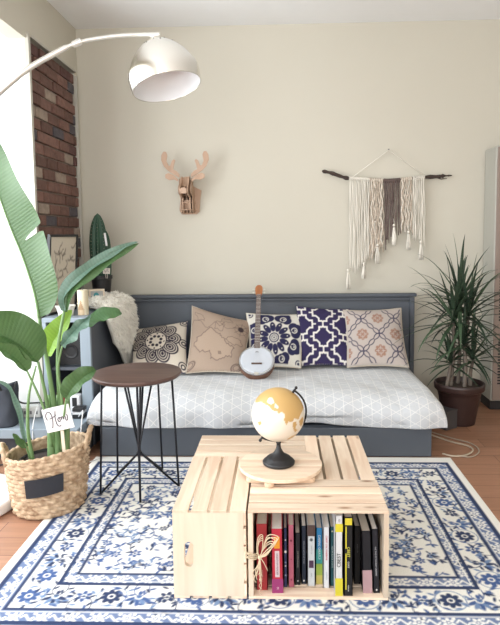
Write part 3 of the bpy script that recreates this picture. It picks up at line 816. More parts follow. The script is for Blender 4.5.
# ------------------------------------------------------------ things on the shelf unit
# leaning art print
def framed(name,label,P,w,h,dirw,lean,mframe,paint,fw_=.018,cat='picture frame',dep=.018,matw=0):
    """P = bottom centre, dirw = angle of the outward normal in plan"""
    root=thing(name,label,cat,P,(-lean,0,dirw))
    R=RX(PI/2)
    mb=MB()
    for s in(-1,1): mb.box((s*(w/2-fw_/2),0,h/2),(fw_,dep,h))
    mb.box((0,0,fw_/2),(w-2*fw_,dep,fw_)).box((0,0,h-fw_/2),(w-2*fw_,dep,fw_))
    link('frame',mb,mframe,root,bevel=.001)
    n=60;us=np.linspace(-1,1,n);U,V=np.meshgrid(us,us,indexing='ij');cv=Canvas(U,V,(.7,.68,.62));paint(cv)
    W,H=w/2-fw_,h/2-fw_
    mb=MB();mb.grid(lambda u,v:Vector(((2*u-1)*W,-dep*.1,h/2+(2*v-1)*H)),n,n)
    o=link('picture',mb,m_paint,root);setcol(o,cv.c.reshape(-1,3));
    link('backing',MB().box((0,dep*.3,h/2),(w-2*fw_,dep*.3,h-2*fw_)),m_black,root)
    return root
def p_art(c):
    c.c[:]=(.58,.52,.43);ink=(.10,.08,.07);R=random.Random(2)
    for k in range(26):
        x=R.uniform(-.7,.7);y=R.uniform(-.85,.8);a=R.random()*6
        p=[(x,y)]
        for q in range(5): a+=R.uniform(-.9,.9);x+=.09*math.cos(a);y+=.07*math.sin(a);p.append((x,y))
        c.line(p,.014+.02*R.random(),ink,a=.75)
framed('art_print','black framed beige print with dark brush marks leaning against the brick strip',(-1.318,1.60,ZS+.002),.31,.47,math.radians(80),-.07,m_black,p_art,.014)
def p_photo(c):
    c.c[:]=(.45,.45,.44);c.poly([(-1,-1),(1,-1),(1,.1),(-1,.3)],(.10,.12,.14));c.disc(-.1,.35,.45,(.07,.30,.32));c.ell(.2,-.4,.5,.3,.4,(.35,.32,.30))
framed('photo_frame','small light wood photo frame with a teal picture, behind the cream candle',(-1.163,1.80,ZS+.002),.095,.125,math.radians(14),-.22,m_pinez,p_photo,.010)
# candle
cpos=Vector((-1.15,1.50,ZS+.001))
root=thing('pillar_candle','cream pillar candle printed with a brown fir tree','candle',cpos)
def candle():
    r,h=.031,.145;n,m=64,40
    def f(u,v): a=2*PI*u;return Vector((r*math.cos(a),r*math.sin(a),h*v))
    mb=MB();mb.grid(f,n,m,True)
    cols=[]
    for i in range(n):
        for j in range(m):
            a=2*PI*i/n-PI*1.45;a=(a+PI)%(2*PI)-PI;x=a*r;z=j/(m-1)*h
            c=np.array([.72,.64,.47])
            hh=(z-.03)/.065
            if 0<hh<1 and abs(x)<.020*(1-hh)+.003*math.sin(hh*40): c=np.array([.36,.23,.13])
            if z<.03 and abs(x)<.022: c=np.array([.50,.38,.25])
            cols.append(c)
    o=link('wax',mb,m_paint,root,smooth=True);setcol(o,np.array(cols))
    link('wax_top',MB().lathe([(r,h-.0005),(r*.93,h+.001),(r*.6,h-.004),(.001,h-.005)],(0,0,0),48),mat('candle_wax',(.72,.66,.50),.5),root,smooth=True)
    link('wick',MB().tube([(0,0,h-.006),(.001,0,h+.004),(.003,0,h+.009)],.001,6),m_black,root)
candle()
# white ceramic tray / bowl stack
root=thing('ceramic_dish','white scalloped ceramic dish on the shelf unit in front of the print','dish',(-1.245,1.475,ZS+.001))
mb=MB()
def fd(u,v):
    a=2*PI*u;r=(.040+.016*v**2)*(1+.06*math.cos(8*a));return Vector((r*math.cos(a),r*math.sin(a),.058*v))
mb.grid(fd,64,8,True)
link('bowl',mb,mat('white_glaze',(.75,.74,.70),.25),root,smooth=True,solid=.004)
link('foot',MB().lathe([(.030,0),(.034,.002),(.032,.008),(.028,.010)],(0,0,0),32),mat('white_glaze_foot',(.72,.71,.67),.3),root,smooth=True)
# cactus in black pot
pc=Vector((-1.195,2.00,ZS+.062))
root=thing('potted_cactus','tall dark green column cactus in a black pot on the shelf corner','potted plant',pc)
link('pot',MB().lathe([(.052,0),(.056,.004),(.066,.11),(.072,.112),(.073,.135),(.066,.136),(.064,.118),(.002,.116)],(0,0,0),40),mat('black_plastic_pot',(.012,.012,.014),.45),root,smooth=False,bevel=.001)
link('soil',MB().lathe([(.064,.112),(.058,.121),(.001,.124)],(0,0,0),24),mat('potting_soil',(.05,.035,.025),1,bump=1,bscale=120),root,smooth=True)
mc=leafmat('cactus_skin',(.020,.060,.038),(.035,.095,.055),.5)
def cact(x,y,z0,h,r,ribs=9,lean=0):
    mb=MB()
    def f(u,v):
        a=2*PI*u;k=math.sin(min(v*1.05+.0,1)*PI/2) if v<.0 else 1
        rr=r*(1-.25*(1-v)**3)*(1-(max(0,v-.45)/.55)**2.2)**.6 if v<1 else 0.0005
        rr*=1+.13*math.cos(ribs*a)
        return Vector((x+1.1*rr*math.cos(a)+lean*v,y+rr*math.sin(a),z0+h*v))
    mb.grid(f,72,30,True);return mb
st=link('stem',cact(-.012,0,.118,.43,.050),mc,root,smooth=True)
st2=link('arm',cact(.040,-.005,.118,.32,.030,7,-.003),mc,root,smooth=True)
sp=MB();R=random.Random(1);
for q in range(9):
    a=2*PI*q/9
    for k in range(16):
        z=.16+.36*k/16;v=(z-.118)/.43;rr=.050*1.08*(1-.25*(1-v)**3)*(1-(max(0,v-.45)/.55)**2.2)**.6*1.12
        p=Vector((-.012+rr*math.cos(a),rr*math.sin(a),z))
        for s in range(3):
            d=Vector((math.cos(a+R.uniform(-.6,.6)),math.sin(a+R.uniform(-.6,.6)),R.uniform(-.4,.6)))*.008
            sp.tube([p,p+d],.0005,3)
link('spines',sp,mat('spine',(.45,.42,.32),.6),st)['kind']='stuff'
link('white_tag',MB().box((.048,-.036,.375),(.013,.002,.085),RY(-.12)),mat('tag_white',(.8,.8,.8),.5),root)
cm=MB().box((.057,-.069,.168),(.046,.002,.038),RY(.04)).tube([(.048,-.067,.150),(.050,-.060,.118)],.002,6).tube([(.060,-.067,.150),(.059,-.060,.118)],.002,6)
pk=link('plant_card',cm,mat('card_paper',(.62,.56,.50),.7),root)
mk=MB().tube(smooth_pts([(.043,-.0708,.178),(.046,-.0708,.163),(.050,-.0708,.160),(.053,-.0708,.172)],4),.0012,4).tube(smooth_pts([(.059,-.0708,.160),(.061,-.0708,.180),(.068,-.0708,.180),(.066,-.0708,.168),(.073,-.0708,.161)],4),.0012,4)
link('handwriting',mk,mat('ink_brown',(.08,.04,.04),.7),pk)
# electronics inside the unit
tag(link('loudspeaker',MB().box((0,0,.10),(.13,.16,.20)).lathe([(.045,0),(.040,.004),(.015,-.004),(.001,-.004)],(0,-.081,.08),24,RX(PI/2)).lathe([(.02,0),(.018,.003),(.001,.003)],(0,-.081,.155),24,RX(PI/2)),m_black,loc=None,bevel=.002),'black bookshelf speaker standing inside the grey shelf unit','speaker').location=(-1.225,1.56,.45)
root=thing('modem','white plastic modem with black face standing low in the shelf unit','modem',(-1.165,1.37,.198))
link('body',MB().box((0,0,.055),(.055,.05,.105)),mat('white_plastic',(.7,.71,.73),.4),root,bevel=.006)
link('screen',MB().box((.0,-.0262,.070),(.026,.002,.05)),m_black,root)
root=thing('router','flat black router beside the white modem on the low grey board','router',(-1.118,1.290,.198))
link('body',MB().box((0,0,.012),(.062,.06,.022)).box((0,0,.050),(.062,.06,.018)),m_black,root,bevel=.002)
link('vent',MB().box((0,-.002,.031),(.056,.06,.012)),mat('router_white',(.6,.6,.62),.4),root)
tag(link('red_canister',MB().lathe([(.028,0),(.03,.003),(.03,.09),(.026,.098),(.002,.10)],(0,0,0),28),mat('red_tin',(.35,.03,.04),.4),smooth=False,bevel=.001),'small red canister inside the grey shelf unit','canister').location=(-1.285,1.47,.198)
# power strip
root=thing('power_strip','white power strip on the low grey board beside the dark bag','power strip',(-1.39,1.30,.198),(0,0,.05))
link('housing',MB().box((0,0,.028),(.105,.045,.055)),mat('white_abs',(.62,.62,.60),.4),root,bevel=.006)
s=MB()
for k in(-1,0,1): s.box((k*.032,-.0228,.03),(.012,.0015,.018))
link('socket',s,mat('socket_dark',(.15,.15,.16),.5),root)
tag(link('plug',MB().box((0,0,.018),(.026,.03,.035)).tube([(0,-.015,.02),(.02,-.05,.03),(.03,-.06,.005)],.0035,8),m_black,bevel=.003),'black plug adapter right of the white power strip','plug').location=(-1.275,1.28,.198)
# dark bag
def bag():
    root=thing('fabric_bag','dark grey-blue soft bag standing on the low grey board at the far left','bag',(-1.53,1.19,.198))
    mb=MB()
    def f(u,v):
        a=2*PI*u;ca,sa=math.cos(a),math.sin(a)
        ex=lambda c:math.copysign(abs(c)**.45,c)
        k=1-.18*v+.04*math.sin(v*9)*math.sin(3*a);return Vector((ex(ca)*.115*k,ex(sa)*.085*k,.21*v+.012*math.sin(2*a+1)*v))
    mb.grid(f,64,20,True);n=20
    mb.f.append(tuple(i*n+19 for i in range(64)));mb.f.append(tuple(i*n for i in range(63,-1,-1)))
    link('body',mb,mat('bag_canvas',(.045,.052,.068),.85,noise=.2,nscale=12,bump=.6,bscale=25),root,smooth=True)
    h=smooth_pts([(-.05,-.07,.19),(-.04,-.085,.25),(.04,-.085,.255),(.06,-.07,.20)],8);link('handle',MB().tube(h,.006,8),m_black,root,smooth=True)
    h=smooth_pts([(.088,.0,.195),(.11,.0,.225),(.10,-.03,.18)],6);link('zip_pull',MB().tube(h,.004,8),m_black,root,smooth=True)
bag()
def cable(name,pts,r,m,label,cat='cable',k=8): return tag(link(name,MB().tube(smooth_pts(pts,k),r,8),m,smooth=True),label,cat)
cable('power_cable',[(-1.44,1.20,.36),(-1.42,1.23,.30),(-1.37,1.34,.265),(-1.28,1.35,.262),(-1.23,1.32,.27)],.0045,m_black,'black cable running from the dark bag across in front of the white wall')
m_wc=mat('white_cable',(.7,.7,.7),.5)
cable('thin_cable',[(-1.33,1.26,.235),(-1.31,1.20,.30),(-1.30,1.10,.205),(-1.28,1.07,.10),(-1.2,1.05,.006),(-1.06,1.09,.006),(-.96,1.20,.006)],.0025,m_wc,'thin white cord hanging from the power strip to the floor')
cable('floor_cable',[(-1.20,.83,.007),(-1.23,.92,.007),(-1.33,.94,.007),(-1.27,1.02,.007),(-1.38,1.10,.007),(-1.5,1.08,.007)],.004,m_black,'black lamp cord lying on the floor behind the wicker basket')
cable('charging_cable',[(-1.11,1.25,.215),(-1.06,1.18,.27),(-1.045,1.12,.24),(-1.04,1.07,.15),(-1.05,1.06,.05),(-1.07,1.10,.006)],.003,m_wc,'white charging cable looping off the shelf board beside the basket handle')

# ------------------------------------------------------------ wicker basket with the bird of paradise
BC=Vector((-1.033,.652,0));bt=math.radians(3)
def basket():
    root=thing('wicker_basket','woven seagrass basket with two looped handles and a small blank chalk label','basket',BC+Vector((0,0,.004)),(0,0,0))
    h=.265;rows=13;n=176
    def rad(v): return .139+.026*min(1,v*1.25)**.8
    def f(u,v):
        a=2*PI*u;r=rad(v)
        row=v*rows;fr=row-math.floor(row);ph=(math.floor(row)%2)*PI
        b=.013*abs(math.sin(PI*fr))**.6*(.5+.5*math.sin(a*20+ph+fr*2.6))
        rt_=1+.03*math.sin(2*a+.5)
        zz=h*v+.016*v*math.sin(a-.3)*-0+.022*v*math.cos(a)
        return Vector((r*rt_*math.cos(a)+b*math.cos(a),(r*rt_)*math.sin(a)+b*math.sin(a),zz))
    mb=MB();mb.grid(f,n,rows*6+1,True)
    m,nt,b=newmat('seagrass');L=nt.links;b.inputs['Roughness'].default_value=.8
    tc=N(nt,'ShaderNodeTexCoord');nz=N(nt,'ShaderNodeTexNoise');nz.inputs['Scale'].default_value=38;nz.inputs['Detail'].default_value=4
    L.new(tc.outputs['Object'],nz.inputs['Vector']);cr=N(nt,'ShaderNodeValToRGB')
    cr.color_ramp.elements[0].position=.3;cr.color_ramp.elements[0].color=(.30,.19,.11,1);cr.color_ramp.elements[1].position=.7;cr.color_ramp.elements[1].color=(.66,.50,.34,1)
    L.new(nz.outputs['Fac'],cr.inputs[0]);L.new(cr.outputs[0],b.inputs['Base Color'])
    bp=N(nt,'ShaderNodeBump');bp.inputs['Strength'].default_value=.5;bp.inputs['Distance'].default_value=.004;n2=N(nt,'ShaderNodeTexNoise');n2.inputs['Scale'].default_value=160
    L.new(tc.outputs['Object'],n2.inputs['Vector']);L.new(n2.outputs['Fac'],bp.inputs['Height']);L.new(bp.outputs[0],b.inputs['Normal'])
    link('body',mb,m,root,smooth=True)
    li=MB();li.grid(lambda u,v:Vector(((rad(v)-.010)*1.0*math.cos(2*PI*u),(rad(v)-.010)*math.sin(2*PI*u),.01+(h-.01)*v+.022*v*math.cos(2*PI*u))),64,12,True)
    li.f.append(tuple(i*12 for i in range(64)));link('lining',li,m,root,smooth=True)
    rim=MB();p=[]
    for i in range(220):
        a=2*PI*i/220;r=rad(1)*(1+.03*math.sin(2*a+.5));c=Vector((r*math.cos(a),r*math.sin(a),h+.022*math.cos(a)));p.append(c)
    rim.tube(p,[.009+.002*math.sin(i*.9) for i in range(220)],8,closed=True);link('rim',rim,m,root,smooth=True)
    for a0,hh in((math.radians(200),.085),(math.radians(12),.088)):
        q=[]
        for k in range(26):
            t=k/25;a=a0+(t-.5)*.62;r=rad(1)*(1+.03*math.sin(2*a+.5))+.006+.012*math.sin(PI*t)
            q.append(Vector((r*math.cos(a),r*math.sin(a),h+.022*math.cos(a)-.03+(hh)*math.sin(PI*t)**.6)))
        link('handle',MB().tube(q,[.0105+.0018*math.sin(i*1.7) for i in range(26)],10),m,root,smooth=True)
    # chalk label bent round the front
    lb=MB()
    def g(u,v):
        a=math.radians(-74+52*(u-.5));z=.112+.080*v+.022*.4*math.cos(a)+.010*(u-.5);r=rad(z/h)*(1+.03*math.sin(2*a+.5))+.0165
        return Vector((r*math.cos(a),r*math.sin(a),z))
    lb.grid(g,14,4);link('chalk_label',lb,mat('chalkboard',(.018,.02,.028),.75),root,solid=.003)
    return root
basket()
plant=thing('bird_of_paradise','tall bird of paradise plant with broad split green leaves growing in the wicker basket','potted plant',BC+Vector((0,0,.02)))
link('nursery_pot',MB().lathe([(.10,.0),(.122,.20),(.118,.20),(.112,.19),(.001,.188)],BC+Vector((0,0,.022)),32),m_black,plant,world=True)
link('soil',MB().lathe([(.113,.186),(.06,.194),(.001,.196)],BC+Vector((0,0,.026)),24),mat('dark_soil',(.035,.025,.02),1,bump=1,bscale=150),plant,smooth=True,world=True)
m_lf=leafmat('leaf_green',(.036,.095,.026),(.080,.150,.052),.45)
m_lb=leafmat('leaf_lime',(.17,.34,.03),(.25,.42,.05),.45)
m_lt=leafmat('leaf_blue_green',(.075,.155,.105),(.17,.26,.21),.35)
m_ld=leafmat('leaf_deep_green',(.045,.12,.045),(.09,.19,.07),.4)
m_stem=mat('leaf_stalk',(.16,.27,.11),.5,noise=.25,nscale=14)
def pl(pts,default=.62): return [aY(p[0],p[1],p[2] if len(p)>2 else default) for p in pts]
def leaf(mid,rv,lv,wr,wl,m,name='leaf',tears=(),ripple=.01,tip=1.,k=10):
    """mid: points along midrib; rv/lv: world vectors pointing to the right/left blade halves; w in metres"""
    P=smooth_pts(mid,k);n=len(P);rv=Vector(rv);lv=Vector(lv)
    mb=MB();uvs=[];h=10
    S=[0]
    for a,b in zip(P[:-1],P[1:]): S.append(S[-1]+(b-a).length)
    for side,(vec,w) in enumerate(((rv,wr),(lv,wl))):
        off=len(mb.v)
        for i,p in enumerate(P):
            t=i/(n-1);tg=(P[min(i+1,n-1)]-P[max(i-1,0)]).normalized()
            d=(vec-tg*vec.dot(tg)).normalized();nr=tg.cross(d)
            prof=(math.sin(PI*min(1,(t*.97+.03)**.75)))**.62 if t<1 else 0
            ww=w*prof
            for a,b,dep in tears:
                if side==0 and a<=t<=b: ww*=1-dep*(1-abs(2*(t-a)/(b-a)-1))
            for j in range(h):
                s=j/(h-1);q=p+d*ww*s+nr*(ripple*math.sin(t*17+side*2)*s*s-.18*ww*s*s)+tg*ww*.25*s
                mb.v.append(q);uvs.append((S[i]*1.0,s))
        for i in range(n-1):
            for j in range(h-1):
                a=off+i*h+j;mb.f.append((a,a+h,a+h+1,a+1))
    o=link(name,mb,m,plant,smooth=True,world=True)
    uvl=o.data.uv_layers.new(name='UVMap')
    for l in o.data.loops: uvl.data[l.index].uv=uvs[l.vertex_index]
    rb_=MB().tube(P,[.0055*(1-.75*i/(n-1)) for i in range(n)],6)
    return o
def rib(P,r0,r1): 
    P=smooth_pts(P,8);n=len(P);return link('stalk',MB().tube(P,[r0+(r1-r0)*i/(n-1) for i in range(n)],8),m_stem,plant,smooth=True,world=True)
# A big torn leaf, upper left
A=pl([(39,318,.64),(34,292,.64),(23,258,.64),(10,226,.63),(-3,190,.61),(-16,152,.58),(-26,118,.55)])
leaf(A,(1,-.15,.25),(-.25,1,.1),.152,.12,m_lf,tears=((.383,.417,.95),),ripple=.012,k=16)
rib(A,.006,.002)
rib(pl([(60,452,.68),(56,420,.67),(51,385,.66),(45,350,.65),(39,318,.64)]),.014,.007)
# B long folded leaf rising to the right
B=pl([(64,311,.62),(64,296,.62),(72,282,.63),(88,269,.65),(106,257,.68),(122,248,.71),(138,242,.73)])
leaf(B,(-.5,-.35,.85),(.5,-.5,-.75),.030,.022,m_lt,ripple=.006)
leaf([p+Vector((.004,.006,-.006)) for p in B],(.45,-.3,-.8),(-.5,-.2,.7),.044,.020,m_lf,ripple=.008)
rib(pl([(63,452,.70),(62,420,.69),(59,392,.67),(58,350,.64),(64,311,.62)]),.013,.006)
# C broad leaf to the left
Cc=pl([(38,362,.60),(28,351,.57),(14,341,.54),(0,335,.51),(-18,331,.47),(-36,332,.43)])
leaf(Cc,(.35,.25,.95),(.1,-.8,.1),.115,.05,m_lf,ripple=.010)
rib(pl([(56,448,.68),(50,420,.66),(45,392,.63),(38,362,.60)]),.011,.006)
# D lower left leaf
D=pl([(27,371,.56),(20,362,.54),(10,354,.52),(0,348,.50),(-14,345,.47)])
leaf(D,(.5,-.2,.8),(-.1,-.6,-.4),.055,.02,m_lf,ripple=.005)
rib(pl([(52,446,.64),(46,415,.61),(37,392,.58),(27,371,.56)]),.007,.004)
# E fresh leaf low right
E_=pl([(66,399,.56),(71,390,.55),(79,381,.55),(88,374,.56),(96,370,.58)])
leaf(E_,(-.45,-.4,.8),(.5,-.6,-.55),.050,.042,m_lf,ripple=.006)
rib(pl([(62,450,.66),(63,425,.62),(66,399,.56)]),.007,.004)
# F lime young leaf
Fp=pl([(48,356,.74),(53,342,.74),(62,328,.75),(72,310,.77)])
leaf(Fp,(-.6,-.3,.7),(.6,-.3,-.5),.062,.038,m_lb,ripple=.003)
rib(pl([(60,450,.72),(54,400,.73),(48,356,.74)]),.008,.004)
# G blue-green leaf arching right with drooping dark tip
G=pl([(62,346,.60),(70,336,.60),(80,325,.61),(91,316,.63)])
leaf(G,(-.2,-.6,.8),(.4,-.75,-.6),.028,.060,m_lt,ripple=.009)
G2=pl([(86,326,.64),(93,317,.66),(103,311,.68),(114,310,.70),(122,313,.72)])
leaf(G2,(-.2,.3,.9),(.1,-.5,-.9),.018,.050,m_ld,ripple=.006)
rib(pl([(64,452,.68),(62,400,.64),(58,370,.61),(62,346,.60)]),.008,.004)
# H thin drooping pale leaf
H=pl([(25,443,.56),(22,425,.55),(17,405,.53),(9,388,.51),(-4,379,.48)])
leaf(H,(.5,-.3,.8),(-.3,-.8,.1),.018,.012,m_lt,ripple=.003)
rib(pl([(31,462,.60),(28,452,.58),(25,443,.56)]),.005,.003)
rib(pl([(33,462,.62),(28,430,.62),(29,395,.62),(36,366,.61)]),.010,.004)
I=pl([(27,447,.57),(20,442,.55),(13,433,.53)])
leaf(I,(.5,-.2,.8),(-.3,-.8,-.4),.02,.016,m_lf,ripple=.003)
for i,(x,dx) in enumerate(((52,-3),(66,2),(58,0))): rib(pl([(x,462,.67),(x+dx*.5,430,.68),(x+dx,395,.69)]),.021-.003*i,.009)
# card on a stick
cc_=aY(58,418.5,.60)
root=thing('plant_sign','white card with handwritten greeting on a wooden stick in the basket plant','sign',aY(66,450,.61))
Rs=RY(math.radians(-13))
link('card',MB().box(cc_,(.122,.003,.106),Rs),mat('white_card',(.80,.78,.77),.8),root,world=True)
link('stick',MB().box(aY(63.5,445,.606),(.014,.004,.13),RY(math.radians(-3))),m_pinez,root,world=True)
def scr(pts,w=.0022):
    P=smooth_pts([(x,y,0) for x,y in pts],6);return [cc_+Rs@Vector((p.x,-.0022,p.y)) for p in P],w
hw_=MB()
for pts in ([(-.047,.002),(-.050,.022),(-.040,.036),(-.026,.030),(-.024,.0),(-.031,-.030),(-.036,-.034)],
            [(-.036,.006),(-.020,.010),(-.004,.018)],
            [(-.003,.036),(-.010,.010),(-.010,-.022),(-.002,-.034),(.008,-.030)],
            [(.004,.004),(-.001,-.004),(.002,-.014),(.008,-.012),(.008,-.001),(.003,.003),(.014,.004),(.016,-.008),(.018,.004),(.023,.003),(.025,-.008),(.029,.005),(.034,.0),(.034,-.014),(.041,-.013),(.044,.002),(.042,.010)]):
    q,w=scr(pts);hw_.tube(q,w,5)
link('handwriting',hw_,mat('ink_script',(.12,.10,.12),.6),root,world=True)

# ------------------------------------------------------------ arc floor lamp
def lamp():
    b0=Vector((-1.42,.64,0))
    root=thing('arc_floor_lamp','brushed metal arc floor lamp with dome shade and round white stone base','floor lamp',b0)
    link('base',MB().lathe([(.225,0),(.235,.004),(.24,.012),(.24,.045),(.235,.053),(.225,.057),(.03,.058)],b0,64),m_marble,root,smooth=False,bevel=.002,world=True)
    for o in root.children: o.data.shade_smooth()
    P=[b0+Vector((0,0,.05)),b0+Vector((-.005,0,.6)),b0+Vector((.01,.01,1.2)),Vector((-1.36,.68,1.60)),aY(-12,104,.70),aY(0,92,.71),aY(25,71,.72),aY(50,56,.735),aY(77,43,.75),aY(104,37.5,.765),aY(130,35,.775),aY(156,34.5,.78)]
    S=smooth_pts(P,10);n=len(S)
    link('arm',MB().tube(S,[.0125 if i<77 else .0085 for i in range(n)],12),m_steel,root,smooth=True,world=True)
    j=aY(77,43,.75);d=(aY(80,42,.752)-aY(74,44.3,.748)).normalized()
    link('joint_sleeve',MB().tube([j-d*.020,j+d*.020],.0145,14),m_steel,root,world=True,bevel=.002)
    # shade: dome, tilted
    top=aY(155,38,.78);ax=(aY(166,90,.74)-top);ax=Vector((.060,-.030,-.245)).normalized()
    q=Vector((0,0,-1)).rotation_difference(ax).to_matrix()
    prof=[(.012,0),(.024,-.008),(.055,-.026),(.088,-.052),(.118,-.086),(.140,-.124),(.154,-.155),(.156,-.185),(.151,-.225)]
    PP=smooth_pts([(a,b,0) for a,b in prof],4)
    sh=MB();sh.lathe([(p.x,p.y) for p in PP],top,72,q,True,False)
    s=link('lamp_shade',sh,m_chrome,root,smooth=True,world=True)
    inn=MB();inn.lathe([(max(p.x-.003,.005),p.y-.004 if i<len(PP)-1 else p.y) for i,p in enumerate(PP)],top,72,q,True,False)
    link('shade_lining',inn,m_shadein,root,smooth=True,world=True)
    link('shade_rim',MB().tube([top+q@Vector(((.1505)*math.cos(2*PI*k/72),.1505*math.sin(2*PI*k/72),-.225)) for k in range(72)],.0022,6,closed=True),m_chrome,root,smooth=True,world=True)
    link('swivel',MB().tube([top+q@Vector((0,0,-.004)),top+Vector((0,0,.012))],.011,14).tube([aY(150,35,.778),aY(160,34.6,.78)],.0115,12),m_steel,root,world=True,bevel=.001)
    vm=mat('vent_dark',(.18,.17,.15),.6)
    for k in range(16):
        a=2*PI*k/16;r_,z_=((.062,-.031),(.080,-.0445))[k%2]
        link('vent_hole',MB().ball(top+q@Vector((r_*math.cos(a),r_*math.sin(a),z_)),.0032,8,5),vm,root,world=True)
    link('bulb',MB().ball(top+q@Vector((0,0,-.13)),.032,20,12).tube([top+q@Vector((0,0,-.10)),top+q@Vector((0,0,-.02))],.018,16),mat('frosted_bulb',(.85,.85,.83),.3),root,smooth=True,world=True)
lamp()

# ------------------------------------------------------------ side table with crossing rod legs
def side_table():
    c=Vector((-.676,.855,.004));H=.556;RT=.210
    root=thing('side_table','round dark walnut side table on crossing black wire rod legs','table',c)
    link('table_top',MB().lathe([(RT-.012,H-.022),(RT-.003,H-.014),(RT,H-.006),(RT-.002,H-.001),(RT-.006,H),(.002,H)],(0,0,0),80),m_walnut,root,smooth=False,bevel=.0)
    root.children[0].data.shade_smooth()
    link('top_plate',MB().lathe([(.15,H-.027),(.15,H-.022)],(0,0,0),32),m_blackm,root)
    for k in range(5):
        a=math.radians(-76+72*k);u=Vector((math.cos(a),math.sin(a),0));z=Vector((0,0,1));s=Vector((-u.y,u.x,0))
        foot=u*.190+z*.004;hub=u*.006+z*.160
        mb=MB().tube([u*.168+z*(H-.024),foot],.0052,8)
        mb.tube([foot,hub,-u*.075*.9+s*.03+z*(H-.024)],.0052,8)
        link('leg',mb,m_blackm,root,smooth=True)
    link('hub_ring',MB().lathe([(.012,.152),(.014,.155),(.014,.165),(.012,.168)],(0,0,0),16),m_blackm,root)
side_table()

# ------------------------------------------------------------ pine crates, pinwheel
CL,CW,CH=.457,.241,.303
def crate_parts(root):
    t=.016;st=.0085;g=.006
    # end panels with stadium hand holes (local: opening -y, length x, height z)
    for s in(-1,1):
        y0,y1,z0,z1=-CW/2+.0,CW/2-st,st,CH-st
        cy_,cz_=-CW/2+.052,CH/2;hr,hl=.0145,.043
        n=48;hole=[];outer=[]
        angs=sorted([2*PI*k/n for k in range(n)]+[math.atan2(z-cz_,y-cy_)%(2*PI) for y in(y0,y1) for z in(z0,z1)])
        for a in angs:
            ca,sa=math.cos(a),math.sin(a)
            # outer
            ts=[]
            if abs(ca)>1e-9: ts.append(((y1 if ca>0 else y0)-cy_)/ca)
            if abs(sa)>1e-9: ts.append(((z1 if sa>0 else z0)-cz_)/sa)
            r=min(x for x in ts if x>0);outer.append((cy_+ca*r,cz_+sa*r))
            # stadium boundary
            b=hl-hr
            if abs(sa)*hr<abs(ca)*0 : pass
            r1=hr/abs(ca) if abs(ca)>1e-9 else 9
            if abs(r1*sa)>b:
                # circle centre (0,sign*b)
                sgn=1 if sa>0 else -1;B=-2*sa*sgn*b;Cc2=b*b-hr*hr;r1=(-B+math.sqrt(max(B*B-4*Cc2,0)))/2
            hole.append((cy_+ca*r1,cz_+sa*r1))
        m=len(angs);vs=[];x0=s*(CL/2-t);x1=s*CL/2
        for x in(x0,x1):
            vs+=[(x,*p) for p in outer]+[(x,*p) for p in hole]
        fs=[]
        for i in range(m):
            j=(i+1)%m
            fs.append((i,j,m+j,m+i));fs.append((2*m+i,3*m+i,3*m+j,2*m+j));fs.append((i,2*m+i,2*m+j,j));fs.append((m+i,m+j,3*m+j,3*m+i))
        link('end_panel',MB().add(vs,fs),m_pinez,root)
    # top and bottom slats
    w=(CW-3*.011)/4
    for z in(st/2,CH-st/2):
        for k in range(4):
            link('slat',MB().box((0,-CW/2+w/2+k*(w+.011),z),(CL,w,st)),m_pine,root,bevel=.0012)
    w=(CH-2*.001-4*g)/5
    for k in range(5):
        link('slat',MB().box((0,CW/2-st/2,.001+w/2+k*(w+g)),(CL-.0005,st,w-.0 if 0<k<4 else w-2*st*.55)),m_pine,root,bevel=.0012)
def dup(root,loc,rz,label):
    r=root.copy();COL.objects.link(r);r.location=loc;r.rotation_euler=(0,0,rz);r['label']=label
    for ch in list(root.children):
        c=ch.copy();COL.objects.link(c);c.parent=r
    return r
I_=.0254;Z0=.0045
crate=thing('wooden_crate','pine crate facing the camera with a row of books inside','crate',(.1245,.1205,Z0),group='pine crates forming the coffee table')
crate_parts(crate)
dup(crate,(-.2310,.2285,Z0),-PI/2,'pine crate on the left with its end panel and oval hand slot facing the camera')
dup(crate,(-.1207,.578,Z0),PI,'back left pine crate of the table, slats running left to right behind the globe')
dup(crate,(.2286,.470,Z0),PI/2,'back right pine crate of the table, slats running away from the camera')
ZT=Z0+CH
# round plank board
def board():
    c=Vector((.003,.322,ZT+.001));r=.157
    root=thing('round_board','round pale wooden plank board lying on the crates under the globe','board',c)
    ed=[-r,-.092,-.03,.032,.094,r]
    for k,(a,b) in enumerate(zip(ed[:-1],ed[1:])):
        a2,b2=a+.0008,b-.0008
        pts=[];n=14
        for i in range(n+1):
            y=a2+(b2-a2)*i/n;pts.append((math.sqrt(max(r*r-y*y,1e-6)),y))
        pts+= [(-x,y) for x,y in pts[::-1]]
        link('plank',MB().prism(pts,.013,Matrix.Identity(3),(0,0,.0085+.013)),m_pine,root,bevel=.0015)
    for y in(-.10,.10):
        L_=math.sqrt(r*r-y*y)*.9;w=.016
        pts=[(L_*s+ s*w*math.cos(a)*1.0,w*math.sin(a)) for s,rg in((1,(-90,91)),(-1,(90,-91))) for a in [math.radians(d) for d in range(rg[0],rg[1],30 if s>0 else -30)]]
        link('batten',MB().prism(pts,.0145,Matrix.Identity(3),(0,y,.00775)),m_pinee,root)
    # small round foot showing at the front
    link('foot',MB().lathe([(.016,.0),(.018,.002),(.018,.013),(.016,.015)],(-.040,-.142,0),24),m_pinee,root)
    return c.z+.028
ZBRD=board()+.0002
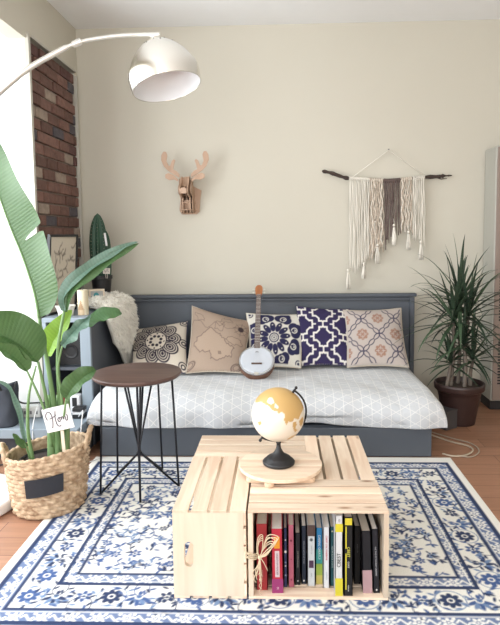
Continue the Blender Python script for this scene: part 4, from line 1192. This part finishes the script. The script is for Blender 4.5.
# globe
def globe():
    g=Vector((-.004,.313,ZBRD));r=.100;gc=Vector((-.005,.313,.528))
    root=thing('desk_globe','cream desk globe with gold continents on a black turned stand','globe',g)
    link('stand',MB().lathe([(.056,0),(.060,.003),(.061,.010),(.057,.015),(.050,.019),(.047,.024),(.042,.028),(.030,.034),(.020,.042),(.015,.050),(.011,.058),(.0085,.066),(.008,.075)],g,48),m_black,root,smooth=True,world=True)
    n,m=160,100
    # axis tilted in the picture plane
    ax=(Vector((.062,.0,.092))).normalized()
    vs=[];mb=MB()
    def f(u,v):
        a=2*PI*u;b=PI*(v-.5)*.9995;return gc+Vector((math.cos(a)*math.cos(b),math.sin(a)*math.cos(b),math.sin(b)))*r
    mb.grid(f,n,m,True)
    o=link('globe_ball',mb,None,root,smooth=True,world=True)
    # continents, drawn as outlines over the visible hemisphere (seen from the front)
    P=np.array([v-gc for v in mb.v])/r
    U=P[:,0];V=P[:,2];front=P[:,1]<.25
    def inside(poly):
        ins=np.zeros(U.shape,bool);k=len(poly)
        for i in range(k):
            x0,y0=poly[i];x1,y1=poly[(i+1)%k];c=((y0>V)!=(y1>V))&(U<(x1-x0)*(V-y0)/(y1-y0+1e-12)+x0);ins^=c
        return ins&front
    polys=[[(-.85,.50),(-.62,.62),(-.35,.55),(-.18,.42),(-.05,.40),(.05,.30),(.12,.38),(.25,.30),(.22,.10),(.30,-.10),(.38,.02),(.52,.0),(.60,.10),(.75,.02),(.82,.16),(.95,.30),(1.1,.5),(.7,1.1),(-.1,1.1),(-.75,.9)],
           [(.52,-.05),(.66,-.02),(.68,-.15),(.62,-.30),(.72,-.42),(.62,-.48),(.55,-.30)],[(.78,-.05),(.92,.05),(.93,-.2),(.84,-.32),(.78,-.2)],
           [(.35,-.72),(.52,-.62),(.70,-.58),(.66,-.70),(.45,-.84),(.33,-.82)],[(-.75,-.08),(-.62,.0),(-.60,-.12),(-.70,-.2)],[(-.6,-.85),(-.3,-.95),(.1,-.97),(-.2,-.9)]]
    m_=np.zeros(U.shape,bool)
    for p in polys: m_|=inside(p)
    for hole in([(-.35,.78),(-.2,.8),(-.12,.66),(-.25,.6),(-.4,.66)],[(-.1,.66),(.02,.55),(.0,.48),(-.1,.52)]): m_&=~inside(hole)
    m_|=(~front)&(np.sin(P[:,0]*5+1)*np.cos(P[:,2]*4)+.4*np.sin(P[:,0]*13+P[:,2]*9)>.35)
    cols=np.where(m_[:,None],np.array([.55,.35,.13]),np.array([.76,.70,.60]))
    setcol(o,cols);
    mt,nt,b=newmat('globe_print');b.inputs['Roughness'].default_value=.32;a=N(nt,'ShaderNodeVertexColor',layer_name='Col');nt.links.new(a.outputs[0],b.inputs['Base Color']);o.data.materials[0]=mt
    # meridian arm
    side=Vector((.092,.030,-.062)).normalized();side=(side-ax*side.dot(ax)).normalized()
    S=[]
    for k in range(37):
        t=math.radians(-2+184*k/36);S.append(gc+(ax*math.cos(t)+side*math.sin(t))*(r+.009))
    arm=MB().tube(S,.0038,8)
    link('meridian_arm',arm,m_black,root,smooth=True,world=True)
    for sg in(1,-1):
        q=gc+ax*sg*(r+.009)
        link('pivot',MB().tube([gc+ax*sg*r*.99,q,q+ax*sg*.010],.0042,8).ball(q+ax*sg*.013,.0062,12,8),m_black,root,smooth=True,world=True)
    link('stem',MB().tube([g+Vector((0,0,.070)),Vector((g.x,g.y,gc.z-r-.007))],.0075,12).ball(Vector((g.x,g.y,gc.z-r-.008)),.010,12,8),m_black,root,smooth=True,world=True)
globe()

# ------------------------------------------------------------ books in the front crate
mpage=mat('book_pages',(.60,.54,.46),.9,noise=.08,nscale=90,stretch=(20,1,1))
mpage2=mat('book_pages_white',(.72,.69,.64),.9,noise=.06,nscale=90,stretch=(20,1,1))
BZ=Z0+.0088
def cmat(c): 
    k='cover_%02x%02x%02x'%tuple(int(x*255) for x in c)
    if k not in MATS: MATS[k]=mat('book_'+k,[x*.85 for x in c],.55,noise=.05,nscale=20,spec=.2)
    return MATS[k]
def book(px0,px1,yt,yb,col,label,dec=(),page=0,lean=0.,depth=.15,thick=None):
    a=aZ(px0,yb,BZ);b=aZ(px1,yb,BZ);w=b.x-a.x-.0012;cx=(a.x+b.x)/2;y0=max(a.y,.008)
    ztop=aY((px0+px1)/2,yt,y0).z;h=min(ztop,Z0+CH-.020)-BZ-.0006;depth=min(depth,.225-y0)
    root=thing('book',label,'book',(cx,y0,BZ+.0004),(0,lean,0),group='books in the front crate')
    c=cmat(col);t=.0022
    mb=MB().box((0,t/2,h/2),(w,t,h))
    for s in(-1,1): mb.box((s*(w/2-t/2),depth/2,h/2),(t,depth,h))
    link('cover',mb,c,root)
    link('pages',MB().box((0,depth/2,h/2+.0005),(w-2*t,depth-.005,h-.006)),mpage2 if page else mpage,root)
    for d in dec:
        if d[0]=='band':   # ('band',z0,z1,colour,width fraction)
            z0,z1=d[1]*h,d[2]*h;link('spine_band',MB().box((0,-.0004,(z0+z1)/2),(w*d[4],.001,z1-z0)),cmat(d[3]),root)
        elif d[0]=='side': # vertical stripe
            link('spine_stripe',MB().box((w*d[1],-.0004,h*(d[2]+d[3])/2),(w*d[4],.001,h*(d[3]-d[2]))),cmat(d[5]),root)
        elif d[0]=='text': # ('text',string,zcentre,size,colour,flip)
            R=RX(PI/2)@RZ(PI/2 if len(d)>5 and d[5] else -PI/2)
            link('lettering',text_mb(d[1],d[3],R,(0,-.0014,d[2]*h),.0002),cmat(d[4]),root)
        elif d[0]=='dot':
            link('spine_emblem',MB().lathe([(d[2],0),(d[2],.0006)],(0,-.0002,d[1]*h),16,RX(PI/2)),cmat(d[3]),root)
    return root
W_=(.72,.70,.68)
book(256.5,268,524,590,(.40,.045,.05),'plain red book at the left end of the crate, behind the raffia bow',[('text','ESSENTIALS',.22,.008,(.62,.3,.25))],depth=.16)
book(272,283.6,529,593,(.50,.035,.06),'red and magenta book with an orange square and a white title label',[('band',.70,.88,(.85,.36,.04),.5),('band',.0,.22,(.33,.05,.17),.99),('band',.25,.66,(.72,.60,.62),.40),('text','DIGESTION READER',.455,.0082,(.15,.04,.08)),('text','M',.08,.011,(.75,.5,.55))],page=1,lean=-.01)
book(283.8,287.6,528,587,(.045,.055,.13),'thin navy book with small white figures, right of the orange-squared red book',[('dot',.60,.0045,W_),('dot',.36,.003,W_),('dot',.42,.003,(.3,.4,.55)),('dot',.2,.003,(.4,.5,.6)),('dot',.8,.0025,W_)])
book(288.2,294.5,525,587,(.47,.13,.19),'dusty pink book between two dark navy and black books',[('dot',.75,.004,(.15,.02,.04)),('dot',.45,.002,(.2,.03,.06)),('dot',.12,.003,(.2,.03,.06))],depth=.14)
book(295.2,300.6,533,585,(.018,.018,.022),'short black book right of the dusty pink one',[('text','THE THING AROUND',.5,.006,(.35,.33,.3)),('dot',.08,.002,W_)])
book(301.4,306.6,526,584,(.020,.028,.045),'dark navy book with faint lettering left of the white and brown one',[('text','FROM THE DEPTHS OF WORK',.55,.006,(.35,.38,.42)),('dot',.06,.003,W_)],page=1)
book(307.4,315.4,525,586,(.56,.60,.62),'pale grey-white book with brown top and a small dark picture on its spine',[('band',.82,1.0,(.085,.055,.05),1.02),('dot',.76,.0055,(.25,.27,.28)),('dot',.76,.0042,(.58,.62,.64)),('text','TENTH OF',.60,.0065,(.35,.37,.4)),('band',.30,.42,(.07,.035,.07),.6),('text','READ',.18,.006,(.35,.37,.4))])
book(316,322.6,528,584,(.03,.20,.42),'blue to green to yellow book titled DARING GREATLY',[('band',.36,.62,(.05,.30,.28),1.01),('band',.16,.37,(.30,.42,.07),1.01),('band',0,.16,(.55,.47,.14),1.01),('text','DARING GREATLY',.66,.0105,(.70,.74,.72))],page=1)
book(323.2,329.6,527,588,(.66,.68,.70),'white book titled CARRY ON, WARRIOR in red',[('text','CARRY ON, WARRIOR',.66,.0085,(.55,.08,.12)),('text','GLENNON',.2,.006,(.4,.45,.5))],page=1) 
book(330,334.6,527,586,(.025,.10,.12),'dark teal book with pale lettering left of the white and yellow exam guide',[('text','MEN IN BLACK COATS',.5,.0075,(.55,.62,.60)),('dot',.93,.003,(.6,.6,.45))])
book(335.2,343,515,597,(.66,.67,.68),'tall white and yellow exam guide lettered CBEST in black',[('band',.80,.90,(.66,.58,.05),1.01),('band',0,.22,(.66,.58,.05),1.01),('text','CBEST',.45,.0175,(.03,.03,.03),1),('text','REA',.94,.006,(.2,.2,.2))],page=1,depth=.21)
book(344,353,517,597,(.016,.016,.018),'tall black and yellow exam guide lettered CBEST in yellow',[('side',-.28,.08,.54,.14,(.66,.57,.05)),('side',-.28,.60,.88,.14,(.66,.57,.05)),('band',.90,.985,(.66,.57,.05),.8),('text','CBEST',.56,.0125,(.75,.70,.12)),('text','GUIDE',.40,.008,(.6,.6,.55)),('text','BARRON',.10,.0055,(.6,.6,.6))],depth=.21)
book(354,360.5,526,584,(.022,.021,.021),'plain black book just right of the black and yellow exam guide',[('text','KAFKA ON',.62,.006,(.12,.12,.12))])
book(363,372.4,531,593,(.017,.017,.020),'thick black book with a dusty pink lower spine',[('band',0,.37,(.46,.30,.32),1.02)],lean=-.03,depth=.17)
book(373.4,380.0,529,593,(.020,.020,.026),'slim black book with a column of white lettering at the right end of the crate',[('text','THE TIMES OF THE MILKY CREEPING',.5,.0062,(.55,.55,.58)),('dot',.05,.003,W_)],page=1,lean=-.035,depth=.17)
# raffia bow
def bow():
    z=aY(260,556,-.004).z;x=-.0975
    root=thing('raffia_bow','natural raffia bow tied round the upright edge of the book crate','bow',(x,-.004,z))
    mr_=mat('raffia',(.62,.50,.34),.8,noise=.2,nscale=60)
    R=random.Random(8)
    kn=Vector((x+.032,-.012,z))
    band=MB()
    for k in range(4):
        zz=z+.006*(k-1.5);e=R.uniform(-.02,.02)
        band.tube(smooth_pts([(x-.011,.03,zz+.012+e),(x-.014,.0,zz+.008+e),(x-.012,-.006,zz+.005),(x,-.009,zz+.002),(x+.014,-.010,zz),(x+.023,.0,zz),(x+.024,.03,zz)],4),.0018,5)
    link('band',band,mr_,root,smooth=True,world=True)
    lp=MB()
    for k in range(5):
        a=R.uniform(-.006,.006);s=1+.12*k
        lp.tube(smooth_pts([kn,kn+Vector((.020,-.012,.018*s+a)),kn+Vector((.036*s,-.014,.040*s+a)),kn+Vector((.040*s,-.010,.052*s)),kn+Vector((.026,-.004,.050*s+a)),kn+Vector((.008,-.002,.022)),kn],5),.0015,5)
    link('loop',lp,mr_,root,smooth=True,world=True)
    lp=MB()
    for k in range(4):
        a=R.uniform(-.005,.005);s=1+.1*k
        lp.tube(smooth_pts([kn,kn+Vector((-.006+a,-.008,.025)),kn+Vector((-.002+a,-.010,.055*s)),kn+Vector((.010,-.006,.060*s)),kn+Vector((.008,-.002,.028)),kn],5),.0014,5)
    link('loop',lp,mr_,root,smooth=True,world=True)
    tl=MB()
    for k in range(11):
        dx=R.uniform(-.024,.012);l=R.uniform(.05,.085)
        tl.tube(smooth_pts([kn,kn+Vector((dx*.3,-.008,-l*.4)),kn+Vector((dx+R.uniform(-.006,.006),-.006,-l*.8)),kn+Vector((dx*.8,-.004,-l))],4),[.0017]*12+[.0008],5)
    tl.tube(smooth_pts([kn,kn+Vector((.012,-.008,-.012)),kn+Vector((.026,-.010,-.040))],4),.0014,5)
    for zz in(-.095,-.115): tl.tube(smooth_pts([kn+Vector((0,-.004,-.05)),kn+Vector((.004,-.006,zz*.8)),kn+Vector((-.003,-.004,zz)),kn+Vector((.006,-.004,zz-.012))],4),.0011,5)
    link('loose_ends',tl,mr_,root,smooth=True,world=True)
    link('knot',MB().ball(kn,.007,12,8,(1,.8,1.3)),mr_,root,smooth=True,world=True)
bow()

# ------------------------------------------------------------ wall: deer head
def deer():
    base=aY(188,188,2.24);px=1/144.5
    root=thing('deer_head','slotted plywood deer head with antlers mounted on the wall above the daybed','wall decoration',(base.x,2.2575,base.z))
    bx,bz=base.x,base.z
    def P(x,y,s=1.): return ((x-188)*px*s*(1.08 if y<182 else 1),(188-y)*px*s)
    R=RX(PI/2)
    def plate(name,pts,y,t,mirror=False,rot=0,s=1.,z=0):
        pp=[P(*q,s) for q in pts];
        return link(name,MB().prism(pp,t,R,(0,y,z)),m_ply,root,bevel=.0008)
    # antlers: right one drawn, left mirrored
    ant=[(193,176),(196,172.5),(199,171),(198,166),(196.8,162.5),(198,161),(200,162.5),(201.5,167),(203,167.5),(205,163),(204,157),(205.2,153.8),(207.5,153.5),(209.6,157),(209.8,162),(207.5,168),(203.5,172.5),(199,175.5),(195.5,178),(193.5,179)]
    for mr in(0,1):
        pts=[(376-x,y) for x,y in ant] if mr else ant
        o=plate('antler',pts,-.12,.006,s=1.0)
    ear=[(194,181),(198,177),(203,174.6),(206,176),(206,179.5),(202.5,181.5),(198,181),(195,183)]
    for mr in(0,1):
        pts=[(376.-x,y) for x,y in ear] if mr else ear
        plate('ear',pts,-.135,.005)
    # wall plate (shield)
    plate('wall_plate',[(178,190),(183,186),(193,186),(201.5,190.5),(200,200),(199,212),(196,214.5),(181,214.5),(178.5,210),(180,200)],-.006,.010)
    # horizontal neck rings
    for z,w,d in((-.045,.10,.10),(-.095,.105,.105),(-.145,.115,.11),(.0,.085,.09)):
        n=24;pts=[(w/2*math.cos(PI*k/n),-d*math.sin(PI*k/n)) for k in range(n+1)]
        link('cross_slice',MB().prism(pts,.005,Matrix.Identity(3),(0,-.006,z-.01)),m_ply,root)
    # vertical profile slices (head and neck)
    prof=[(-.005,-.175),(-.075,-.178),(-.098,-.165),(-.105,-.12),(-.100,-.075),(-.145,-.068),(-.190,-.060),(-.212,-.040),(-.212,-.015),(-.195,.0),(-.165,.022),(-.150,.052),(-.130,.068),(-.095,.066),(-.070,.045),(-.045,.0),(-.005,-.02)]
    Ry=Matrix(((0,0,1),(1,0,0),(0,1,0)))
    for x,s in((-.025,1),(.025,1),(-.040,.84),(.040,.84),(0,.74)):
        pp=[(a*s if a<-.01 else a,b*(s if b>-.1 else 1)) for a,b in prof]
        link('profile_slice',MB().prism(pp,.0075 if s==1 else .0055,Ry,(x,0,0)),m_ply,root)
    # muzzle and forehead cross pieces
    link('muzzle_piece',MB().prism([(-.021,-.022),(.021,-.022),(.021,.004),(.012,.018),(-.012,.018),(-.021,.004)],.007,R,(0,-.214,-.030)),m_ply,root,bevel=.0008)
    link('brow_piece',MB().prism([(-.026,-.030),(.026,-.030),(.024,.035),(.012,.045),(-.012,.045),(-.024,.035)],.006,R@RX(-.45),(0,-.118,.028)),m_ply,root,bevel=.0008)
    link('throat_piece',MB().prism([(-.020,-.035),(.020,-.035),(.020,.035),(-.020,.035)],.006,R@RX(.25),(0,-.070,-.12)),m_ply,root)
deer()

# ------------------------------------------------------------ macrame wall hanging
def hanging():
    Yh=2.225;nail=aY(388.5,150,Yh)
    root=thing('yarn_wall_hanging','cream and brown yarn wall hanging with tassels on a dark driftwood branch','wall hanging',(nail.x,2.25,nail.z-.14))
    mbk=mat('driftwood_bark',(.045,.030,.024),.9,noise=.5,nscale=60,bump=1,bscale=80,stretch=(.3,1,1))
    L_=[(322,171),(331,173),(341,176.5),(349,178.5),(360,179),(372,180.2),(388,181),(402,180),(415,178),(425,177.2),(438,176.5),(444,175.8),(452,175.5)]
    P=smooth_pts([aY(x,y,Yh) for x,y in L_],5);n=len(P)
    rr=[.007+.0035*math.sin(i*1.3)*math.sin(i*.37)+(.005 if i<18 or n-22<i<n-6 else 0) for i in range(n)];rr[0]=.004;rr[-1]=.003;rr[-2]=.005
    link('branch',MB().tube(P,rr,9),mbk,root,smooth=True,world=True)
    link('twig',MB().tube([aY(436,177,Yh),aY(441,179,Yh-.01),aY(447,178.5,Yh-.012)],[.005,.004,.002],6),mbk,root,smooth=True,world=True)
    mcr=mat('cream_yarn',(.76,.72,.64),.95,bump=.6,bscale=160);mbe=mat('flecked_beige_yarn',(.58,.49,.40),.95,noise=.35,nscale=55,bump=.6,bscale=160);mbr=mat('brown_yarn',(.14,.10,.09),.95,noise=.45,nscale=45,bump=.6,bscale=160)
    link('hanging_cord',MB().tube([aY(352,177.5,Yh-.012),nail,aY(425,176,Yh-.012)],.003,6),mcr,root,smooth=True,world=True)
    link('nail',MB().tube([Vector((nail.x,2.256,nail.z)),Vector((nail.x,2.212,nail.z+.003))],.0025,8).ball((nail.x,2.212,nail.z+.003),.0045,8,6),mat('nail_steel',(.2,.2,.2),.4,metal=1),root,world=True)
    def topy(x): 
        xs=[p[0] for p in L_];ys=[p[1] for p in L_];return float(np.interp(x,xs,ys))
    # lower outline of the fringe
    lx=[349,354,358,362,366,370,374,378,382,385,390,397,403,408,412,418,421,425];ly=[268,272,270,266,262,258,256,254,250,247,240,234,229,232,236,240,246,243]
    R=random.Random(6)
    def strands(x0,x1,m,name,step,wig=.0025,curly=0,r=.0024):
        wr=MB();st=MB();x=x0
        while x<=x1:
            yb=float(np.interp(x,lx,ly))+R.uniform(-5,3);yt=topy(x);nn=9;pts=[]
            yo=Yh-.011-R.uniform(0,.008)
            xb=x+R.uniform(-1,1.)
            for k in range(nn+1):
                t=k/nn;q=aY(x+(xb-x)*t,yt+(yb-yt)*t,yo)
                pts.append(q+Vector((wig*math.sin(k*(2.1 if curly else 1.)+x*3)*(1+curly*1.5),-.002*math.sin(k*1.7+x),0)))
            st.tube(smooth_pts(pts,2 if not curly else 3),r*R.uniform(.8,1.25),5)
            c=aY(x,yt,Yh);wr.tube([c+Vector((0,.0125*math.sin(a),.0135*math.cos(a))) for a in [2*PI*j/10 for j in range(10)]],.0030,5,closed=True)
            x+=step
        link(name,st,m,root,smooth=True,world=True);link('wrapped_loops',wr,m,root,smooth=True,world=True)
    strands(349.5,369,mcr,'cream_fringe',.78)
    strands(369.8,383,mbe,'flecked_fringe',.8,.003,1)
    strands(372,382,mcr,'cream_fringe',2.4,.003,1)
    strands(384,400,mbr,'brown_fringe',.75,.0015)
    strands(401,412,mbe,'flecked_fringe',.85,.003,1)
    strands(402,412,mcr,'cream_fringe',2.2,.003,1)
    strands(412.8,424.5,mcr,'cream_fringe',.95)
    for x,yt,yb in((348,268,289),(364,262,278),(377.5,243,263.5),(394,223,245),(408.5,230,250),(421,240,259.5)):
        mb=MB();c=aY(x,yt,Yh-.035);b=aY(x,yb,Yh-.035);h=c.z-b.z
        for k in range(26):
            a=R.random()*2*PI;r=.018*math.sqrt(R.random());e=Vector((b.x+math.cos(a)*r,c.y+math.sin(a)*r*.6,b.z+R.uniform(-.004,.004)))
            n_=Vector((c.x+math.cos(a)*.006,c.y+math.sin(a)*.006,c.z-h*.22));mb.tube([n_,n_*.4+e*.6+Vector((math.cos(a)*.003,0,0)),e],.0026,5)
        mb.ball((c.x,c.y,c.z-h*.10),.0095,12,8,(1,1,1.1)).tube([(c.x,c.y,c.z-h*.20),(c.x,c.y,c.z-h*.26)],.0085,10)
        mb.tube([c,c+Vector((0,.012,.03))],.0016,5)
        link('tassel',mb,mcr,root,smooth=True,world=True)
hanging()

# ------------------------------------------------------------ dracaena
def dracaena():
    c=Vector((1.132,1.80,0))
    root=thing('potted_dracaena','spiky green dracaena with bare canes in a wide brown pot right of the daybed','potted plant',c)
    link('pot',MB().lathe([(.092,0),(.098,.004),(.112,.09),(.130,.19),(.140,.215),(.152,.222),(.155,.250),(.152,.262),(.143,.262),(.136,.235),(.002,.232)],(0,0,0),64),mat('brown_plastic_pot',(.040,.020,.018),.4,noise=.05),root,smooth=False,bevel=.0015)
    link('soil',MB().lathe([(.138,.234),(.09,.243),(.04,.247),(.001,.246)],(0,0,0),32),mat('pot_soil',(.06,.04,.03),1,noise=.4,nscale=60,bump=1,bscale=120),root,smooth=True)
    mcane=mat('cane_bark',(.17,.14,.115),.9,noise=.3,nscale=30,bump=.6,bscale=60)
    mlv=leafmat('strap_leaf',(.022,.042,.027),(.045,.075,.045),.4);mlv2=leafmat('strap_leaf_light',(.045,.085,.045),(.08,.13,.07),.4)
    R=random.Random(12)
    heads=[((-.05,-.02,.66),(-.06,-.02,.24),32,.46),((.05,.01,.69),(.04,.03,.24),32,.42),((.0,.03,.77),(.0,.03,.24),34,.42),((-.065,-.03,.40),(-.09,-.03,.24),26,.30),((.075,-.02,.42),(.06,-.02,.24),28,.30),((.01,-.04,.52),(.015,-.05,.24),26,.34)]
    for (hx,hy,hz),(bx,by,bz),n,L_ in heads:
        P=smooth_pts([(bx,by,bz-.01),(bx*.9+.008,by,bz+(hz-bz)*.5),(hx,hy,hz-.02)],8);link('cane',MB().tube(P,[.0125-.003*i/len(P)+.0008*math.sin(i*2.3) for i in range(len(P))],9),mcane,root,smooth=True)
        for vi,m in((0,mlv),(1,mlv2)):
            mb=MB();uvs=[]
            for k in range(n):
                if (k%4==0)!=(vi==1): continue
                t=k/n;az=k*2.399+R.uniform(-.2,.2);el=math.radians(84-108*t**.85+R.uniform(-14,14));l=L_*R.uniform(.72,1.12)*(1-.2*abs(t-.4))
                d=Vector((math.cos(az)*math.cos(el),math.sin(az)*math.cos(el)*.8,math.sin(el)))
                if d.y>.4 and hy>-.1: l*=.75
                p=Vector((hx,hy,hz+.045*(1-t)-.03));dr=R.uniform(.5,1.7);w=R.uniform(.010,.0145);q=p.copy();nn=9;o=len(mb.v)
                for i in range(nn+1):
                    s=i/nn;tg=d.normalized();sd=tg.cross(Vector((0,0,1)));sd=sd.normalized() if sd.length>.05 else Vector((1,0,0));nr=sd.cross(tg)
                    ww=w*(.55+1.4*s if s<.3 else (1-(s-.3)/.7)**.75)+.0004
                    mb.v+=[q-sd*ww+nr*ww*.35,q.copy(),q+sd*ww+nr*ww*.35];uvs+=[(s*.3,0),(s*.3,.5),(s*.3,1)]
                    q=q+tg*l/nn;d=tg+Vector((0,0,-.13*dr*s*1.6))
                    yl=2.235-c.y
                    if q.y>yl: q.y=yl;d.y=-.02
                    q.x=min(q.x,.33) if q.y>.15 else q.x
                for i in range(nn): a=o+i*3;mb.f+=[(a,a+1,a+4,a+3),(a+1,a+2,a+5,a+4)]
            ob=link('foliage',mb,m,root,smooth=True);ob['kind']='stuff'
            uvl=ob.data.uv_layers.new(name='UVMap')
            for l in ob.data.loops: uvl.data[l.index].uv=uvs[l.vertex_index]
dracaena()

# ------------------------------------------------------------ wall furnace
def furnace():
    x0,x1,y0,y1,z0,z1=1.418,1.80,2.045,2.25,.065,1.765
    root=thing('wall_furnace','tall beige metal wall furnace with rows of slots on the right','heater',((x0+x1)/2,2.15,0))
    mm=mat('furnace_enamel',(.42,.41,.36),.45,noise=.03);md=m_dark;mbw=mat('furnace_grille_brown',(.26,.20,.17),.45)
    link('case',MB().box(((x0+x1)/2,(y0+y1)/2,(z0+z1)/2),(x1-x0,y1-y0,z1-z0)),mm,root,bevel=.008,world=True)
    link('front_frame',MB().box(((x0+x1)/2,y0-.006,(z0+z1)/2),(x1-x0-.016,.014,z1-z0-.02)),mbw,root,bevel=.003,world=True)
    link('plinth',MB().box(((x0+x1)/2,(y0+y1)/2+.01,.034),(x1-x0-.01,y1-y0-.02,.066)),m_black,root,world=True)
    for a,b in((.62,1.36),(.19,.50)):
        g=MB();z=a
        while z<b:
            for k in range(8): g.box((x0+.052+k*.040,y0-.0138,z),(.028,.002,.011))
            z+=.020
        link('grille_slots',g,md,root,world=True)
furnace()
fbp=aZ(448,431)
fbx=tag(link('floor_box',MB().box((0,0,.06),(.10,.14,.115)).box((0,0,.118),(.105,.145,.006)),mat('charcoal_box',(.055,.05,.052),.7),bevel=.003),'low dark grey box on the floor between the daybed and the brown pot','box')
fbx.location=(fbp.x-.01,fbp.y+.08,0);fbx.rotation_euler=(0,0,.6)
cable('floor_cable',[(.86,1.60,.006),(.98,1.44,.006),(1.05,1.38,.006),(1.06,1.31,.006),(1.0,1.24,.006),(.93,1.225,.006),(.88,1.26,.006)],.005,mat('beige_cable',(.50,.42,.32),.6),'looped beige cable on the floor at the right end of the daybed')
cable('floor_cable',[(.86,1.66,.006),(1.0,1.50,.006),(1.085,1.41,.006),(1.09,1.30,.006),(1.02,1.215,.006),(.95,1.235,.006)],.0035,mat('beige_cable_dark',(.40,.33,.26),.6),'thinner outer loop of tan cable on the floor by the daybed')

# ------------------------------------------------------------ light
w=bpy.data.worlds.new('World');scn.world=w;w.use_nodes=True
bg=w.node_tree.nodes['Background'];bg.inputs[0].default_value=(.88,.94,1,1);bg.inputs[1].default_value=1.3
def area(name,loc,rot,sx,sy,e,col):
    l=bpy.data.lights.new(name,'AREA');l.shape='RECTANGLE';l.size=sx;l.size_y=sy;l.energy=e;l.color=col
    o=bpy.data.objects.new(name,l);COL.objects.link(o);o.location=loc;o.rotation_euler=rot;return o
# daylight entering through the window openings
area('daylight_bay_left',(XB-.18,.5,1.3),(0,-PI/2,0),1.7,1.6,120,(.93,.97,1))
area('daylight_bay_front',(XB-.18,-1.15,1.3),(0,-PI/2,0),1.7,1.5,115,(.90,.95,1))
area('daylight_front_left',(-.85,YF-.18,1.45),(PI/2,0,0),1.5,1.7,85,(.97,.98,1))
area('daylight_front_right',(.95,YF-.18,1.45),(PI/2,0,0),1.5,1.7,70,(1,.96,.9))
vs=scn.view_settings;vs.view_transform='Standard';vs.look='None';vs.gamma=1;vs.use_curve_mapping=False;vs.exposure=-0.42
